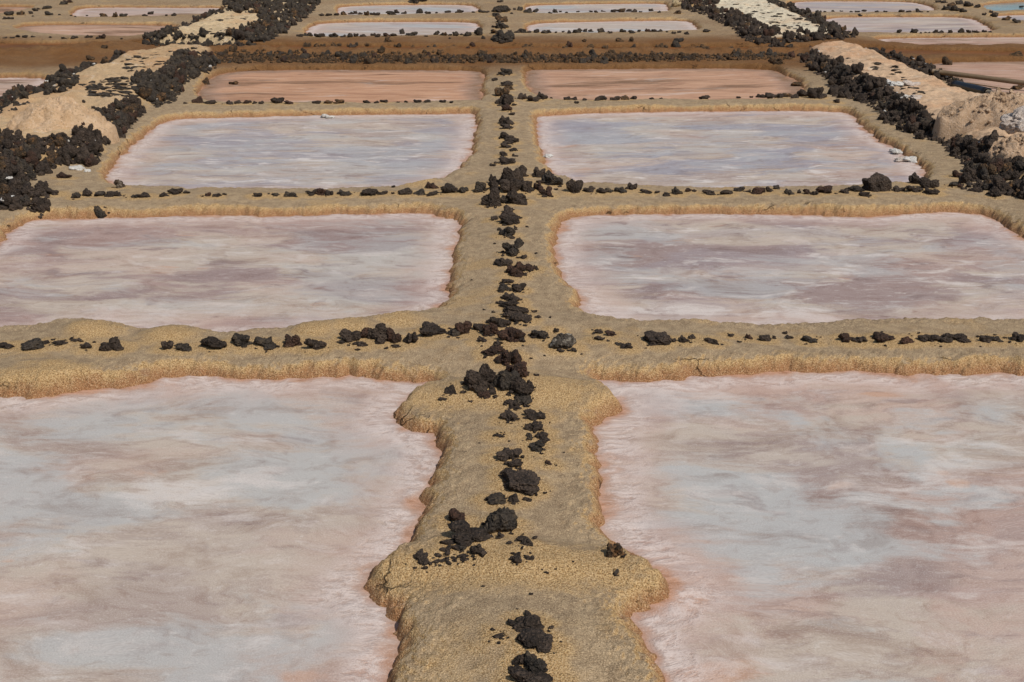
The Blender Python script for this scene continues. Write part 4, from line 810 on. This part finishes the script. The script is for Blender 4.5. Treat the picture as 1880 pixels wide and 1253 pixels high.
tag(heap('salt_heap', 84, 243, 212, .85, .43, HEAP, 3, 1.5, sharp=2.0), 'tan heap of dirty salt behind the black wall at the left edge', 'salt heap', 'salt heaps')
tag(heap('salt_heap', 1872, 232, 250, .95, .36, HEAP2, 8, 2.2, sharp=2.4), 'coarse pinkish heap of dirty salt at the right picture edge', 'salt heap', 'salt heaps')
tag(heap('salt_heap', 1910, 285, 150, .6, .22, HEAP2, 14, 2.1), 'low crumbly salt heap behind the wall at the right picture edge', 'salt heap', 'salt heaps')
def lump(px, py, w, h, lab, mat=SALT, name='salt_lump', sub=4, i=3, zoff=0.):
    x, y, z = settle(np.array([float(px)]), np.array([float(py)])); o = link(name, stone_mesh('round', i, mat, sub))
    stone_transform(o, float(x[0]), float(y[0]), float(z[0]) + zoff, w, h * .7, '' if zoff > .2 else 'f', random.Random(px)); tag(o, lab, 'salt lump', 'lumps of salt')
lump(1872, 262, 62, 58, 'pale salt block on the coarse heap at the right edge', SALTP, i=5, sub=5, zoff=.25)
lump(138, 313, 27, 9, 'white salt patch right of the left stone wall', i=4); lump(158, 316, 13, 6, 'small crumb of white salt near the left lilac pan corner', i=6)
lump(16, 345, 17, 10, 'bright white salt lump among the stones at the left edge', i=7, zoff=.12); lump(8, 384, 24, 14, 'greyish white salt cluster at the foot of the left wall', i=8, zoff=.1)
lump(1650, 284, 30, 16, 'white salt crust at the right corner of the lilac pan', i=9); lump(1676, 300, 32, 20, 'larger white salt crust on the mud beside the right lilac pan', i=10); lump(1660, 298, 34, 9, 'pinkish salt crust between two white ones', SALTP, i=2)
lump(1644, 158, 32, 8, 'white salt patch on the pinkish causeway', i=1); lump(1676, 158, 34, 5, 'pink salt patch on the causeway', SALTP, i=0); lump(1662, 182, 24, 14, 'white salt lump beside the right stone wall', i=11); lump(1684, 182, 26, 10, 'pinkish salt lump beside the right stone wall', SALTP, i=4)
lump(600, 218, 28, 6, 'white salt at the far edge of the left lilac pan', i=5); lump(1006, 290, 20, 9, 'white salt at the left edge of the right lilac pan', i=6)

def pipe(name, pts, rad, mat, seg=14, parent=None, cap=True):
    P = np.array(pts, float); V, F = [], []
    for i, p in enumerate(P):
        t = P[min(i + 1, len(P) - 1)] - P[max(i - 1, 0)]; t /= np.linalg.norm(t); s = np.cross(t, (0, 0, 1)); s /= np.linalg.norm(s); v = np.cross(s, t)
        for k in range(seg):
            a = 2 * math.pi * k / seg; V.append(p + rad * (math.cos(a) * s + math.sin(a) * v))
    n = len(P)
    for i in range(n - 1):
        for k in range(seg): F.append((i * seg + k, i * seg + (k + 1) % seg, (i + 1) * seg + (k + 1) % seg, (i + 1) * seg + k))
    V = np.array(V)
    if cap:   # recessed bore at both ends
        for e in (0, n - 1):
            t = P[min(e + 1, n - 1)] - P[max(e - 1, 0)]; t /= np.linalg.norm(t); inn = P[e] + t * (rad if e == 0 else -rad)
            b = len(V); V = np.concatenate([V, P[e] + (V[e * seg:e * seg + seg] - P[e]) * .82, inn + (V[e * seg:e * seg + seg] - P[e]) * .82])
            for k in range(seg):
                k2 = (k + 1) % seg; F.append((e * seg + k, e * seg + k2, b + k2, b + k)); F.append((b + k, b + k2, b + seg + k2, b + seg + k))
            for k in range(1, seg // 2): F.append((b + seg + k - 1, b + seg + k, b + seg + seg - k - 1, b + seg + seg - k)) 
    return link(name, make_mesh(name, V, np.array(F), mat=mat), parent)
def pts3(l):
    out = []
    for q in l:
        x, y = ground(q[0], q[1], q[2]); out.append((float(x), float(y), q[2]))
    return out
def dense(a, n=12):
    a = np.array(a); return [a[0] * (1 - t) + a[-1] * t for t in np.linspace(0, 1, n)]
PBR = plain_material('pipe_brown', (.17, .115, .065), .6); PBK = plain_material('pipe_black', (.012, .012, .013), .4); PGY = plain_material('pipe_grey', (.20, .165, .12), .6)
def lay(l, up):
    a = np.array(l, float); x, y, z = settle(a[:, 0], a[:, 1]); return [(float(x[i]), float(y[i]), float(z[i]) + up) for i in range(len(a))]
tag(pipe('long_pipe', dense(pts3([(1712, 131, .30), (1960, 163, .12)])), .055, PBR), 'long brown pipe lying across the pink pan at the right edge', 'pipe')
tag(pipe('cable_shadow', dense(pts3([(1772, 152, .12), (1862, 166, .05)])), .014, PBR, 8), 'thin dark tube standing in for a cable shadow below the long brown pipe', 'cable_shadow')  # solid dark tube modelled in place of a thin cable's shadow
root = link('short_pipe', None); c = lay([(1780, 172)], 0)[0]; root.location = (c[0], c[1], 0); tag(root, 'short thick black pipe with a grey end beside the salt heap', 'pipe')
A = lay([(1752, 165), (1812, 182)], .1); A = [np.array(A[0]), np.array(A[1]) + np.array((0, 0, .03))]; A.append(A[1] + (A[1] - A[0]) * .75 + np.array((0, 0, -.03))); A = np.array(A) - np.array(root.location)
pipe('sleeve', dense([A[0], A[1]]), .10, PBK, 16, root); pipe('tube', dense([A[1], A[2]]), .06, PGY, 14, root)
